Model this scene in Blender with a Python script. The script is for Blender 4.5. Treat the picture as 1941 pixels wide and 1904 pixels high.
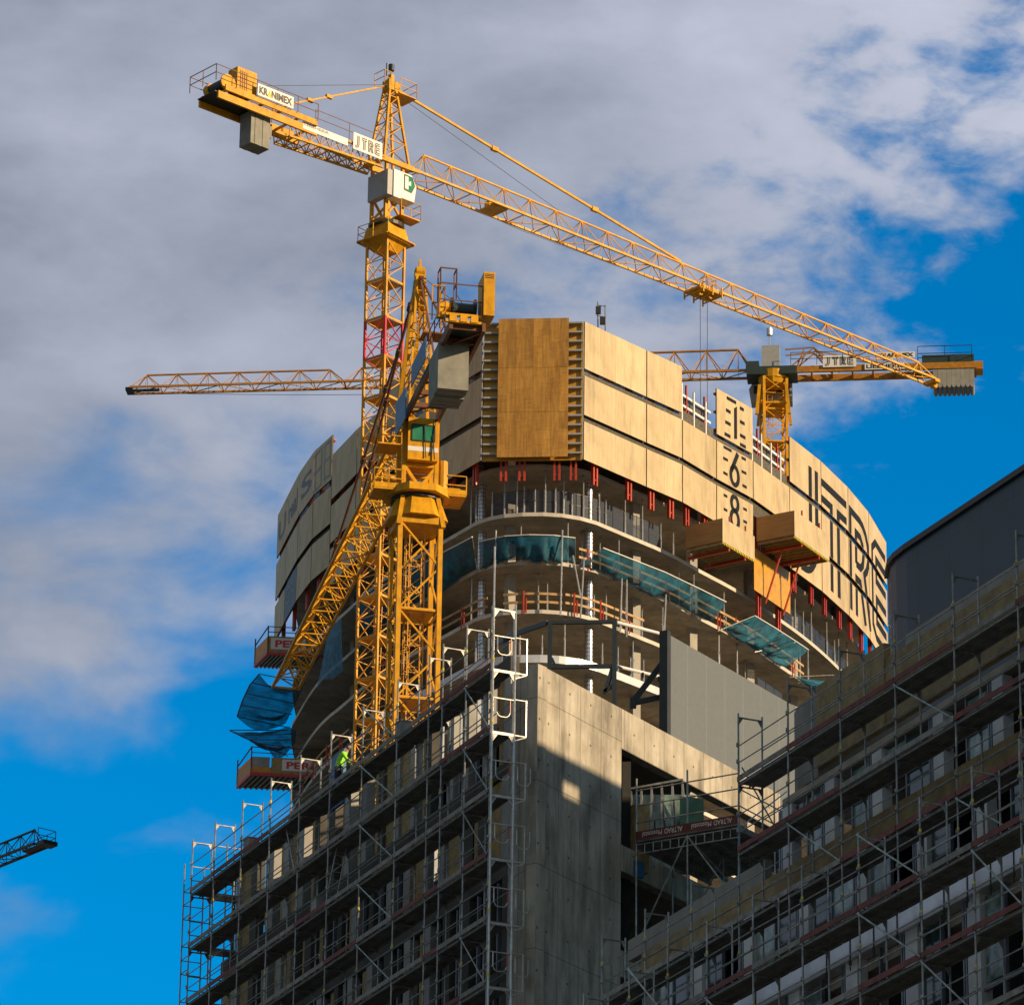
import bpy, math, random
from mathutils import Vector, Matrix
random.seed(7)
for o in list(bpy.data.objects): bpy.data.objects.remove(o)
SC = bpy.context.scene; COL = SC.collection
rad = math.radians
# ---------------------------------------------------------------- camera
F = 9172.; PITCH = rad(21.5); ROLL = rad(.8); CX, CY = 970.5, 952.
CAM = Vector((0, 0, 1.6))
f_ = Vector((0, math.cos(PITCH), math.sin(PITCH))); u_ = Vector((0, -math.sin(PITCH), math.cos(PITCH))); r_ = Vector((1, 0, 0))
RI = r_*math.cos(ROLL)+u_*math.sin(ROLL); UP = u_*math.cos(ROLL)-r_*math.sin(ROLL)
cd = bpy.data.cameras.new('camera'); cam = bpy.data.objects.new('camera', cd); COL.objects.link(cam); SC.camera = cam
cd.sensor_width = 36; cd.lens = 36*F/1941; cd.clip_start = 1; cd.clip_end = 9000
cam.matrix_world = Matrix(((RI.x, UP.x, -f_.x, CAM.x), (RI.y, UP.y, -f_.y, CAM.y), (RI.z, UP.z, -f_.z, CAM.z), (0, 0, 0, 1)))
SC.render.resolution_x = 1024; SC.render.resolution_y = 1004
SC.view_settings.view_transform = 'Standard'; SC.view_settings.look = 'None'; SC.view_settings.gamma = 1; SC.view_settings.exposure = .42
SC.cycles.max_bounces = 6; SC.cycles.transparent_max_bounces = 12
# ---------------------------------------------------------------- sun
SUN_EL = rad(18); sdir = Vector((.90*math.cos(SUN_EL), -.436*math.cos(SUN_EL), math.sin(SUN_EL))).normalized()
sl = bpy.data.lights.new('sun', 'SUN'); sl.energy = 4.6; sl.angle = rad(.5); sl.color = (1, .73, .42)
so = bpy.data.objects.new('sun', sl); COL.objects.link(so); so.rotation_euler = sdir.to_track_quat('Z', 'Y').to_euler(); so.location = (60, -30, 60)
# ---------------------------------------------------------------- sky with clouds
W = bpy.data.worlds.new('World'); SC.world = W; W.use_nodes = True
nt = W.node_tree; N = nt.nodes; L = nt.links; N.clear()
def nd(t, **k):
    n = N.new(t)
    for a, b in k.items():
        if a[0] == 'i' and a[1:].isdigit(): n.inputs[int(a[1:])].default_value = b
        else: setattr(n, a, b)
    return n
def mth(op, a, b=None, c=None, clamp=False):
    n = N.new('ShaderNodeMath'); n.operation = op; n.use_clamp = clamp
    for i, x in enumerate((a, b, c)):
        if x is None: continue
        if isinstance(x, (int, float)): n.inputs[i].default_value = x
        else: L.new(x, n.inputs[i])
    return n.outputs[0]
sky = nd('ShaderNodeTexSky', sky_type='NISHITA', sun_disc=False, sun_elevation=SUN_EL, sun_rotation=math.atan2(sdir.x, sdir.y), altitude=200, air_density=1.0, dust_density=.3, ozone_density=3.0)
hsv = nd('ShaderNodeHueSaturation'); hsv.inputs['Saturation'].default_value = 1.5; L.new(sky.outputs[0], hsv.inputs['Color'])
tint = nd('ShaderNodeMix', data_type='RGBA', blend_type='MULTIPLY'); tint.inputs[0].default_value = 1; tint.inputs[7].default_value = (.05, 1.36, 1.36, 1)
L.new(hsv.outputs[0], tint.inputs[6])
tc = nd('ShaderNodeTexCoord'); sp = nd('ShaderNodeSeparateXYZ'); L.new(tc.outputs['Generated'], sp.inputs[0])
yy = mth('MAXIMUM', sp.outputs[1], .05)
ta = mth('DIVIDE', sp.outputs[0], yy); tb = mth('DIVIDE', sp.outputs[2], yy)     # tangent of bearing and of elevation
cv = nd('ShaderNodeCombineXYZ'); L.new(ta, cv.inputs[0]); L.new(tb, cv.inputs[1])
def noise(sx, sy, sc, det, rough, dist=0., off=(0, 0, 0)):
    mp = nd('ShaderNodeMapping'); mp.inputs[3].default_value = (sx, sy, 1); mp.inputs[1].default_value = off; mp.inputs[2].default_value = (0, 0, rad(24)); L.new(cv.outputs[0], mp.inputs[0])
    n = nd('ShaderNodeTexNoise'); n.inputs['Scale'].default_value = sc; n.inputs['Detail'].default_value = det+3; n.inputs['Roughness'].default_value = rough; n.inputs['Distortion'].default_value = dist
    L.new(mp.outputs[0], n.inputs['Vector']); return n.outputs[0]
n1 = noise(1, 1.7, 17, 7, .5, .3, (3.1, .4, 0)); n2 = noise(1, 1.5, 55, 6, .58, .2, (1, 7, 0)); n3 = noise(.8, 1.2, 9, 3, .5, 0, (5, 2, 0))
# cloud bank: its lower rim climbs to the right; it breaks up toward the right
h = mth('SUBTRACT', tb, mth('MULTIPLY_ADD', ta, .47, .394))
brk = mth('MULTIPLY', mth('MAXIMUM', mth('SUBTRACT', ta, .03), 0), 2.6)
dens = mth('MULTIPLY_ADD', h, 9.0, mth('MULTIPLY_ADD', n1, 2.6, -1.02))
dens = mth('ADD', dens, mth('MULTIPLY', mth('MULTIPLY_ADD', n2, 2.1, -1.08), mth('MULTIPLY_ADD', ta, 5.5, .5, True))); dens = mth('SUBTRACT', dens, mth('MULTIPLY', brk, 1.35))
mask = nd('ShaderNodeMapRange', interpolation_type='SMOOTHSTEP'); mask.inputs[1].default_value = -.15; mask.inputs[2].default_value = .8; L.new(dens, mask.inputs[0])
shade = nd('ShaderNodeMapRange'); shade.inputs[1].default_value = -.25; shade.inputs[2].default_value = .75
L.new(mth('ADD', mth('MULTIPLY_ADD', ta, 2.6, mth('MULTIPLY_ADD', n3, 1.5, -.72)), mth('MULTIPLY_ADD', n1, 1.1, mth('MULTIPLY_ADD', n2, .4, -.6))), shade.inputs[0])
cc = nd('ShaderNodeMix', data_type='RGBA'); cc.inputs[6].default_value = (.225, .245, .30, 1); cc.inputs[7].default_value = (.50, .52, .61, 1); L.new(shade.outputs[0], cc.inputs[0])
low = nd('ShaderNodeMapRange'); low.inputs[1].default_value = .02; low.inputs[2].default_value = .2; L.new(sp.outputs[2], low.inputs[0])
skb = nd('ShaderNodeBackground'); skb.inputs[1].default_value = .094; L.new(tint.outputs[2], skb.inputs[0])
clb = nd('ShaderNodeBackground'); clb.inputs[1].default_value = .9; L.new(cc.outputs[2], clb.inputs[0])
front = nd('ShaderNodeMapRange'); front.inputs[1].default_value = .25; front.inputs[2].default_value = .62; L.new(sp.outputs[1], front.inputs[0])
mx = nd('ShaderNodeMixShader'); L.new(mth('MULTIPLY', mask.outputs[0], .93), mx.inputs[0]); L.new(skb.outputs[0], mx.inputs[1]); L.new(clb.outputs[0], mx.inputs[2])
# unseen gray cover added behind the camera to dim and neutralise the shade fill
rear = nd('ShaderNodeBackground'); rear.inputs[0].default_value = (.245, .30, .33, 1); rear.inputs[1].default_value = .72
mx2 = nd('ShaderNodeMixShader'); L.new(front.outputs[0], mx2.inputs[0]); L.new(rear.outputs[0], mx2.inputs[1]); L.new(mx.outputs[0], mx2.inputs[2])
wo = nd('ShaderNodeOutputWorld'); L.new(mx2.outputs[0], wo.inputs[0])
# ---------------------------------------------------------------- measuring helpers: photograph pixel -> ray -> point at a real distance
def ray(u, v): return f_+RI*((u-CX)/F)-UP*((v-CY)/F)
def PY(u, v, Y):
    d = ray(u, v); return CAM+d*(Y/d.y)
def PZ(u, v, z):
    d = ray(u, v); return CAM+d*((z-CAM.z)/d.z)
def PP(u, v, p, d2):        # hit the vertical plane through p that runs along d2
    d = ray(u, v); n = Vector((d2[1], -d2[0], 0)); t = (Vector(p)-CAM).dot(n)/d.dot(n); return CAM+d*t
def prj(p):
    q = Vector(p)-CAM; z = q.dot(f_); return CX+F*q.dot(RI)/z, CY-F*q.dot(UP)/z
# ---------------------------------------------------------------- materials
def mat(name, col, rough=.6, metal=0., var=.15, scale=3., kind=None, alpha=None, col2=None, spec=.5, sy=(1, 1, 1), bump=0., det=5):
    m = bpy.data.materials.new(name); m.use_nodes = True; t = m.node_tree; b = t.nodes['Principled BSDF']
    b.inputs['Roughness'].default_value = rough; b.inputs['Metallic'].default_value = metal; b.inputs['Specular IOR Level'].default_value = spec
    tcn = t.nodes.new('ShaderNodeTexCoord'); mp = t.nodes.new('ShaderNodeMapping'); mp.inputs[3].default_value = sy; t.links.new(tcn.outputs['Object'], mp.inputs[0])
    oi = t.nodes.new('ShaderNodeObjectInfo'); ad = t.nodes.new('ShaderNodeVectorMath'); ad.operation = 'ADD'; sc_ = t.nodes.new('ShaderNodeVectorMath'); sc_.operation = 'SCALE'
    cx = t.nodes.new('ShaderNodeCombineXYZ'); t.links.new(oi.outputs['Random'], cx.inputs[0]); t.links.new(oi.outputs['Random'], cx.inputs[1]); t.links.new(cx.outputs[0], sc_.inputs[0]); sc_.inputs['Scale'].default_value = 37
    t.links.new(mp.outputs[0], ad.inputs[0]); t.links.new(sc_.outputs[0], ad.inputs[1])
    n = t.nodes.new('ShaderNodeTexNoise'); n.inputs['Scale'].default_value = scale; n.inputs['Detail'].default_value = det; n.inputs['Roughness'].default_value = .6; t.links.new(ad.outputs[0], n.inputs['Vector'])
    mr = t.nodes.new('ShaderNodeMapRange'); mr.inputs[1].default_value = .3; mr.inputs[2].default_value = .7; t.links.new(n.outputs[0], mr.inputs[0])
    mixn = t.nodes.new('ShaderNodeMix'); mixn.data_type = 'RGBA'; a = (*col, 1); c2 = col2 or tuple(c*(1-var*2) for c in col)
    mixn.inputs[6].default_value = a; mixn.inputs[7].default_value = (*c2, 1); t.links.new(mr.outputs[0], mixn.inputs[0])
    out = mixn.outputs[2]
    # each object a touch lighter or darker than the next
    h = t.nodes.new('ShaderNodeHueSaturation'); r2 = t.nodes.new('ShaderNodeMapRange'); r2.inputs[3].default_value = 1-var*.55; r2.inputs[4].default_value = 1+var*.35
    t.links.new(oi.outputs['Random'], r2.inputs[0]); t.links.new(r2.outputs[0], h.inputs['Value']); t.links.new(out, h.inputs['Color']); out = h.outputs[0]
    t.links.new(out, b.inputs['Base Color'])
    if bump:
        bp = t.nodes.new('ShaderNodeBump'); bp.inputs['Strength'].default_value = bump; bp.inputs['Distance'].default_value = .03; t.links.new(n.outputs[0], bp.inputs['Height']); t.links.new(bp.outputs[0], b.inputs['Normal'])
    if alpha is not None:
        if isinstance(alpha, tuple):    # woven mesh: opacity wanders between the two values
            ar = t.nodes.new('ShaderNodeMapRange'); ar.inputs[1].default_value = .3; ar.inputs[2].default_value = .7; ar.inputs[3].default_value = alpha[0]; ar.inputs[4].default_value = alpha[1]
            t.links.new(n.outputs[0], ar.inputs[0]); t.links.new(ar.outputs[0], b.inputs['Alpha'])
        else: b.inputs['Alpha'].default_value = alpha
    return m
def streaks(m, scale, amt, sxyz, lo=.35, hi=.75):     # a second, stretched noise multiplied over the base colour (run-off stains, veneer grain)
    t = m.node_tree; b = t.nodes['Principled BSDF']; src = b.inputs['Base Color'].links[0].from_socket
    tcn = t.nodes.new('ShaderNodeTexCoord'); mp = t.nodes.new('ShaderNodeMapping'); mp.inputs[3].default_value = sxyz; t.links.new(tcn.outputs['Object'], mp.inputs[0])
    n = t.nodes.new('ShaderNodeTexNoise'); n.inputs['Scale'].default_value = scale; n.inputs['Detail'].default_value = 7; n.inputs['Roughness'].default_value = .65; t.links.new(mp.outputs[0], n.inputs['Vector'])
    r = t.nodes.new('ShaderNodeMapRange'); r.inputs[1].default_value = lo; r.inputs[2].default_value = hi; r.inputs[3].default_value = 1; r.inputs[4].default_value = 1-amt; t.links.new(n.outputs[0], r.inputs[0])
    mu = t.nodes.new('ShaderNodeVectorMath'); mu.operation = 'SCALE'; t.links.new(src, mu.inputs[0]); t.links.new(r.outputs[0], mu.inputs['Scale']); t.links.new(mu.outputs[0], b.inputs['Base Color']); return m
def bands(m, axis, period, width, dark):      # regular dark joints across an axis (formwork joints, sheet seams)
    t = m.node_tree; b = t.nodes['Principled BSDF']; src = b.inputs['Base Color'].links[0].from_socket
    tcn = t.nodes.new('ShaderNodeTexCoord'); s = t.nodes.new('ShaderNodeVectorMath'); s.operation = 'DOT_PRODUCT'; s.inputs[1].default_value = axis; t.links.new(tcn.outputs['Object'], s.inputs[0])
    def mm(op, a, bb):
        k = t.nodes.new('ShaderNodeMath'); k.operation = op
        for i, x in enumerate((a, bb)):
            if isinstance(x, (int, float)): k.inputs[i].default_value = x
            else: t.links.new(x, k.inputs[i])
        return k.outputs[0]
    q = mm('FRACT', mm('DIVIDE', s.outputs['Value'], period), 0); q = mm('LESS_THAN', q, width/period)
    v = mm('SUBTRACT', 1, mm('MULTIPLY', q, dark)); mu = t.nodes.new('ShaderNodeVectorMath'); mu.operation = 'SCALE'; t.links.new(src, mu.inputs[0]); t.links.new(v, mu.inputs['Scale']); t.links.new(mu.outputs[0], b.inputs['Base Color']); return m
M = {}
for k_, f_c in (('ply', 1.), ('ply2', .93), ('ply3', 1.05)):
    M[k_] = streaks(streaks(mat('birch_'+k_, (.62*f_c, .50*f_c, .31*f_c), .55, var=.1, scale=1.2, col2=(.54*f_c, .42*f_c, .24*f_c), sy=(1, 1, .25)), 5, .26, (1, 1, .07)), .9, .26, (1, 1, .5), .45, .7)
M['ply_edge'] = mat('ply_edge', (.16, .09, .05), .7)
for k_, f_c in (('form', 1.), ('formb', .84), ('formc', 1.12)):
    M[k_] = streaks(streaks(mat('formwork_board', (.60*f_c, .32*f_c, .06*f_c), .45, var=.2, scale=2, col2=(.44*f_c, .21*f_c, .032*f_c), sy=(1, 1, .2)), 7, .45, (1, 1, .12)), 3.5, .3, (.35, .35, 3), .5, .7)
M['form2'] = streaks(mat('formwork_ply', (.55, .28, .09), .5, var=.15, scale=3, col2=(.42, .20, .06), sy=(.3, .3, 4)), 3, .3, (.3, .3, 5))
M['formy'] = mat('yellow_form', (.62, .33, .04), .45, var=.15, scale=2)
M['paint'] = mat('dark_lettering', (.018, .021, .032), .85, spec=.15, var=.1)
M['blue'] = mat('blue_lettering', (.012, .035, .085), .5, var=.1)
M['fade'] = mat('faded_lettering', (.22, .25, .29), .6, var=.15)
M['fade2'] = mat('faded_blue_lettering', (.17, .19, .24), .6, var=.2)
M['bluep'] = mat('blue_panel', (.05, .14, .24), .5, var=.2)
M['white'] = mat('white_paint', (.75, .75, .76), .4, var=.06)
M['signw'] = mat('sign_white', (.78, .76, .74), .5, var=.07, scale=2)
M['black'] = mat('black', (.012, .012, .014), .5, var=.1)
M['yel'] = streaks(mat('crane_yellow', (.76, .375, .012), .5, var=.14, scale=1.3, spec=.25), 3, .42, (1, 1, .4), .45, .8)
M['yel2'] = mat('crane_yellow_pale', (.74, .43, .085), .5, var=.15, scale=1.5, col2=(.56, .25, .02), spec=.25)
M['yeld'] = mat('crane_yellow_brown', (.52, .24, .035), .55, var=.2, scale=2, spec=.2)  # brownish yellow of the flat-top crane's jib and counter jib
M['rust'] = mat('primer_brown', (.20, .075, .03), .6, var=.2, scale=2)
M['redy'] = mat('mast_red', (.62, .03, .05), .45, var=.1)
M['red'] = mat('rail_red', (.50, .055, .025), .4, var=.15)
M['gray'] = mat('counterweight_concrete', (.30, .30, .27), .85, var=.15, scale=1.5, bump=.3)
M['grayb'] = mat('cabin_gray', (.36, .37, .38), .5, var=.1)
M['dk'] = mat('dark_metal', (.03, .032, .035), .5, var=.2)
M['dgreen'] = mat('machinery_green', (.03, .055, .05), .5, var=.2)
M['rope'] = mat('rope', (.03, .03, .035), .6)
M['glassg'] = mat('green_glass', (.05, .30, .16), .12, var=.3, scale=.8, col2=(.02, .16, .12))
M['glassd'] = mat('pale_green_glass', (.12, .26, .15), .15, var=.4, scale=1.2, col2=(.04, .12, .09))
M['conc'] = streaks(mat('slab_concrete', (.52, .47, .40), .85, var=.2, scale=.5, bump=.2), 1.5, .4, (1, 1, 1))
M['edge'] = mat('slab_edge', (.62, .58, .52), .8, var=.15, scale=1)
M['col'] = mat('column_concrete', (.38, .36, .33), .8, var=.12, scale=1)
M['core'] = mat('core_concrete', (.19, .18, .165), .9, var=.25, scale=.4)
M['galv'] = mat('galvanised', (.62, .62, .62), .34, .55, var=.2, scale=6)
M['galvd'] = streaks(mat('scaffold_steel', (.46, .48, .49), .42, .5, var=.3, scale=5), 2, .45, (1, 1, .5))
M['timber'] = mat('timber', (.58, .37, .17), .7, var=.25, scale=2)
M['net'] = streaks(mat('teal_net', (.0, .17, .30), .75, var=.3, scale=1.2, alpha=(.9, .74), sy=(1, 1, 1), det=2), 2, .5, (.3, 2, 1))
M['netd'] = mat('blue_net', (.01, .16, .30), .7, var=.3, scale=1.5, alpha=(.93, .7), sy=(.5, 1, 2), det=2)
M['fence'] = mat('fence_mesh', (.04, .07, .14), .6, alpha=.55, var=.2)
M['gapnet'] = mat('debris_mesh', (.03, .035, .035), .8, var=.8, scale=7, col2=(.16, .14, .11), alpha=(.97, .85))
M['foil'] = mat('foil', (.82, .84, .92), .28, .75, var=.1, scale=5)
M['strip'] = mat('metal_strip', (.72, .76, .82), .35, .35, var=.1)
M['deck'] = mat('deck_plank', (.20, .20, .195), .8, var=.3, scale=2)
M['toe'] = mat('toe_board', (.28, .265, .255), .8, var=.3, scale=3)
M['toered'] = mat('toe_board_red', (.20, .05, .045), .75, var=.3, scale=3)
M['yb'] = mat('yellow_tag', (.75, .62, .02), .6)
M['b_conc'] = bands(streaks(streaks(mat('cast_concrete', (.50, .47, .42), .85, var=.13, scale=.9, col2=(.38, .345, .285), bump=.25), 2.0, .5, (1.4, 1.4, .12), .45, .75), .6, .42, (1, 1, .7), .45, .7), (.544, .839, 0), 1.22, .025, .55)
M['b_conc'] = streaks(bands(M['b_conc'], (0, 0, 1), 2.65, .03, .5), .9, .42, (1.6, 1.6, .5), .5, .68)
def dots(m, ax, px_, pz_, r, dark):      # regular round holes (formwork ties)
    t = m.node_tree; b = t.nodes['Principled BSDF']; src = b.inputs['Base Color'].links[0].from_socket; tcn = t.nodes.new('ShaderNodeTexCoord')
    def mm(op, a, bb=0.):
        k = t.nodes.new('ShaderNodeMath'); k.operation = op
        for i, x in enumerate((a, bb)):
            if isinstance(x, (int, float)): k.inputs[i].default_value = x
            else: t.links.new(x, k.inputs[i])
        return k.outputs[0]
    q = []
    for a, p in ((ax, px_), ((0, 0, 1), pz_)):
        s = t.nodes.new('ShaderNodeVectorMath'); s.operation = 'DOT_PRODUCT'; s.inputs[1].default_value = a; t.links.new(tcn.outputs['Object'], s.inputs[0])
        e = mm('MULTIPLY', mm('SUBTRACT', mm('FRACT', mm('DIVIDE', s.outputs['Value'], p)), .5), p); q.append(mm('MULTIPLY', e, e))
    v = mm('SUBTRACT', 1, mm('MULTIPLY', mm('LESS_THAN', mm('ADD', q[0], q[1]), r*r), dark)); mu = t.nodes.new('ShaderNodeVectorMath'); mu.operation = 'SCALE'; t.links.new(src, mu.inputs[0]); t.links.new(v, mu.inputs['Scale']); t.links.new(mu.outputs[0], b.inputs['Base Color']); return m
M['b_conc'] = dots(M['b_conc'], (.544, .839, 0), 1.22, 1.325, .04, .75)
M['sheet'] = bands(mat('gray_sheet', (.15, .165, .17), .45, .1, var=.05, scale=6), (.544, .839, 0), 1.2, .02, -.55)
M['steel'] = mat('blue_black_steel', (.018, .03, .042), .45, var=.2)
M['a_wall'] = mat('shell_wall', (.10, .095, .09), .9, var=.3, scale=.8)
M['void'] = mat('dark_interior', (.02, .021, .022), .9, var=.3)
M['osb'] = mat('osb_board', (.42, .30, .13), .8, var=.25, scale=4)
M['osbd'] = streaks(mat('hoarding_ply', (.36, .26, .125), .8, var=.25, scale=2.5), 1.2, .3, (1, 1, 1))
M['pier'] = mat('gray_pier', (.34, .34, .34), .6, var=.2, scale=1)
M['pierw'] = mat('white_pier', (.72, .72, .72), .5, var=.12, scale=.7, col2=(.42, .44, .50))
M['alu'] = mat('aluminium_frame', (.22, .25, .31), .45, .3, var=.2)
M['pane'] = mat('window_glass', (.05, .10, .10), .08, var=.4, scale=.7, spec=.9)
M['film'] = mat('film_glass', (.34, .46, .43), .15, var=.8, scale=2.2, col2=(.03, .09, .09), spec=.9, bump=.5)
M['corn'] = mat('white_cornice', (.66, .68, .72), .22, .35, var=.2, scale=.8)
M['parap'] = streaks(mat('parapet_concrete', (.30, .29, .27), .85, var=.15, scale=.8), 1.5, .3, (1, 1, .3))
M['clad'] = bands(bands(mat('dark_cladding', (.022, .045, .062), .4, .3, var=.1, scale=.5), (-.4, .917, 0), 3.1, .05, .45), (0, 0, 1), 4.3, .05, .35)
M['ground'] = mat('ground', (.15, .16, .155), .9, var=.3, scale=.02)
M['orange'] = mat('orange_panel', (.66, .26, .03), .5, var=.15)
M['hivis'] = mat('hi_vis', (.35, .85, .05), .6, var=.1)
M['skin'] = mat('skin', (.45, .26, .18), .6)
M['navy'] = mat('navy_cloth', (.02, .025, .04), .8)
M['neigh'] = mat('render_wall', (.5, .46, .4), .8)
M['bluebox'] = mat('blue_board', (.03, .16, .36), .5)
# ---------------------------------------------------------------- mesh builder
class B:
    def __init__(s): s.v = []; s.f = []; s.m = []
    def add(s, vs, fs, mi=0):
        k = len(s.v); s.v += [tuple(x) for x in vs]; s.f += [tuple(i+k for i in q) for q in fs]; s.m += [mi]*len(fs); return s
    def tube(s, p, q, r, n=4, mi=0, r2=None, cap=True):
        p = Vector(p); q = Vector(q); d = q-p
        if d.length < 1e-6: return s
        d.normalize(); a = Vector((0, 0, 1)) if abs(d.z) < .9 else Vector((1, 0, 0)); x = d.cross(a).normalized(); y = d.cross(x)
        r2 = r if r2 is None else r2; vs = []
        for c, rr in ((p, r), (q, r2)):
            for i in range(n):
                t = 2*math.pi*(i+.5)/n; vs.append(c+x*math.cos(t)*rr+y*math.sin(t)*rr)
        fs = [(i, (i+1) % n, n+(i+1) % n, n+i) for i in range(n)]
        if cap: fs += [tuple(range(n))[::-1], tuple(range(n, 2*n))]
        return s.add(vs, fs, mi)
    def bar(s, p, q, w, h, mi=0, up=(0, 0, 1)):      # rectangular section, w across and h along up
        p = Vector(p); q = Vector(q); d = (q-p).normalized(); u = Vector(up); x = d.cross(u)
        if x.length < 1e-4: x = d.cross(Vector((1, 0, 0)))
        x.normalize(); y = x.cross(d).normalized(); vs = []
        for c in (p, q):
            for a, b in ((-1, -1), (1, -1), (1, 1), (-1, 1)): vs.append(c+x*a*w/2+y*b*h/2)
        return s.add(vs, [(0, 1, 5, 4), (1, 2, 6, 5), (2, 3, 7, 6), (3, 0, 4, 7), (3, 2, 1, 0), (4, 5, 6, 7)], mi)
    def box(s, c, sx, sy, sz, mi=0, d=(1, 0)):        # centre c, sx along d, sy across, sz up
        c = Vector(c); a = Vector((d[0], d[1], 0)).normalized()*sx/2; b = Vector((-d[1], d[0], 0)).normalized()*sy/2; z = Vector((0, 0, sz/2))
        vs = [c-a-b-z, c+a-b-z, c+a+b-z, c-a+b-z, c-a-b+z, c+a-b+z, c+a+b+z, c-a+b+z]
        return s.add(vs, [(3, 2, 1, 0), (4, 5, 6, 7), (0, 1, 5, 4), (1, 2, 6, 5), (2, 3, 7, 6), (3, 0, 4, 7)], mi)
    def prism(s, pts, z0, z1, mi=0, mtop=None, mside=None):
        n = len(pts); vs = [(p[0], p[1], z0) for p in pts]+[(p[0], p[1], z1) for p in pts]
        s.add(vs, [tuple(range(n))[::-1], tuple(range(n, 2*n))], mi)
        s.add(vs, [(i, (i+1) % n, n+(i+1) % n, n+i) for i in range(n)], mi if mside is None else mside); return s
    def quadthick(s, a, b, c, d, t, mi=0, mi_back=None):   # flat quad a,b,c,d with thickness t backwards along its normal
        a, b, c, d = map(Vector, (a, b, c, d)); n = (b-a).cross(d-a).normalized()*t
        vs = [a, b, c, d, a-n, b-n, c-n, d-n]
        s.add(vs, [(0, 1, 2, 3)], mi); s.add(vs, [(7, 6, 5, 4), (0, 4, 5, 1), (1, 5, 6, 2), (2, 6, 7, 3), (3, 7, 4, 0)], mi if mi_back is None else mi_back); return s
    def obj(s, name, mats, parent=None, smooth=False, world=True, keep=False):
        mats = mats if isinstance(mats, (list, tuple)) else [mats]
        if not s.v: return None
        xs = [v[0] for v in s.v]; ys = [v[1] for v in s.v]; zs = [v[2] for v in s.v]
        c = Vector(((min(xs)+max(xs))/2, (min(ys)+max(ys))/2, min(zs)))
        if keep: c = Vector((0, 0, 0))
        me = bpy.data.meshes.new(name); me.from_pydata([(v[0]-c.x, v[1]-c.y, v[2]-c.z) for v in s.v], [], s.f)
        for k in mats: me.materials.append(M[k] if isinstance(k, str) else k)
        me.polygons.foreach_set('material_index', s.m)
        if smooth: me.polygons.foreach_set('use_smooth', [True]*len(s.f))
        me.update(); o = bpy.data.objects.new(name, me); COL.objects.link(o)
        o.location = c
        if parent:
            o.parent = parent
            q = parent; off = Vector((0, 0, 0))
            while q:
                if world or q.parent: off += q.location
                q = q.parent
            o.location = c-off
        return o
def thing(name, label, cat, loc=(0, 0, 0), rz=0, group=None):
    o = bpy.data.objects.new(name, None); COL.objects.link(o); o.location = loc; o.rotation_euler = (0, 0, rz); o['label'] = label; o['category'] = cat
    if group: o['group'] = group
    o.empty_display_size = 1; return o
def tag(o, label, cat, group=None):
    o['label'] = label; o['category'] = cat
    if group: o['group'] = group
    return o
def struct(o): o['kind'] = 'structure'; return o
ORD = ['first', 'second', 'third', 'fourth', 'fifth', 'sixth', 'seventh', 'eighth', 'ninth', 'tenth', 'eleventh', 'twelfth', 'thirteenth', 'fourteenth', 'fifteenth', 'sixteenth', 'seventeenth', 'eighteenth', 'nineteenth', 'twentieth']+['twenty-'+x for x in ('first', 'second', 'third', 'fourth', 'fifth', 'sixth', 'seventh', 'eighth', 'ninth')]
def V3(p, z=None): return Vector((p[0], p[1], p[2] if z is None else z))
def text2d(s, size, bold=0.):
    c = bpy.data.curves.new('t', 'FONT'); c.body = s; c.size = size; c.offset = bold; c.resolution_u = 3
    o = bpy.data.objects.new('t', c); COL.objects.link(o); bpy.context.view_layer.update()
    me = o.to_mesh(); vs = [(v.co.x, v.co.y) for v in me.vertices]; fs = [tuple(p.vertices) for p in me.polygons]
    o.to_mesh_clear(); bpy.data.objects.remove(o); bpy.data.curves.remove(c); return vs, fs
def put_text(b, s, org, right, up, width, height, off=.012, bold=.02, mi=0):   # fit text into a width x height field lying on a board
    vs, fs = text2d(s, 1, bold); x0 = min(v[0] for v in vs); x1 = max(v[0] for v in vs); y0 = min(v[1] for v in vs); y1 = max(v[1] for v in vs)
    right = Vector(right).normalized(); up = Vector(up).normalized(); n = right.cross(up)
    P = [Vector(org)+right*((x-x0)/(x1-x0)*width)+up*((y-y0)/(y1-y0)*height)+n*off for x, y in vs]
    b.add(P, fs, mi)
# strokes: polyline with thickness -> convex quads in 2D
def stroke(pts, t, closed=False):
    out = []; P = [Vector((a, b)) for a, b in pts]; n = len(P); nrm = []
    for i in range(n):
        if closed: a, b, c = P[i-1], P[i], P[(i+1) % n]
        else: a, b, c = P[max(i-1, 0)], P[i], P[min(i+1, n-1)]
        d1 = (b-a).normalized() if (b-a).length > 0 else (c-b).normalized(); d2 = (c-b).normalized() if (c-b).length > 0 else d1
        n1 = Vector((-d1.y, d1.x)); n2 = Vector((-d2.y, d2.x)); m = (n1+n2); m = m/max(m.length, 1e-6); k = 1/max(m.dot(n1), .5); nrm.append(m*k*t/2)
    for i in range(n if closed else n-1):
        j = (i+1) % n; out.append([P[i]+nrm[i], P[i]-nrm[i], P[j]-nrm[j], P[j]+nrm[j]])
    return out
def arc(cx, cy, rx, ry, a0, a1, n=10): return [(cx+rx*math.cos(rad(a0+(a1-a0)*i/n)), cy+ry*math.sin(rad(a0+(a1-a0)*i/n))) for i in range(n+1)]
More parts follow.
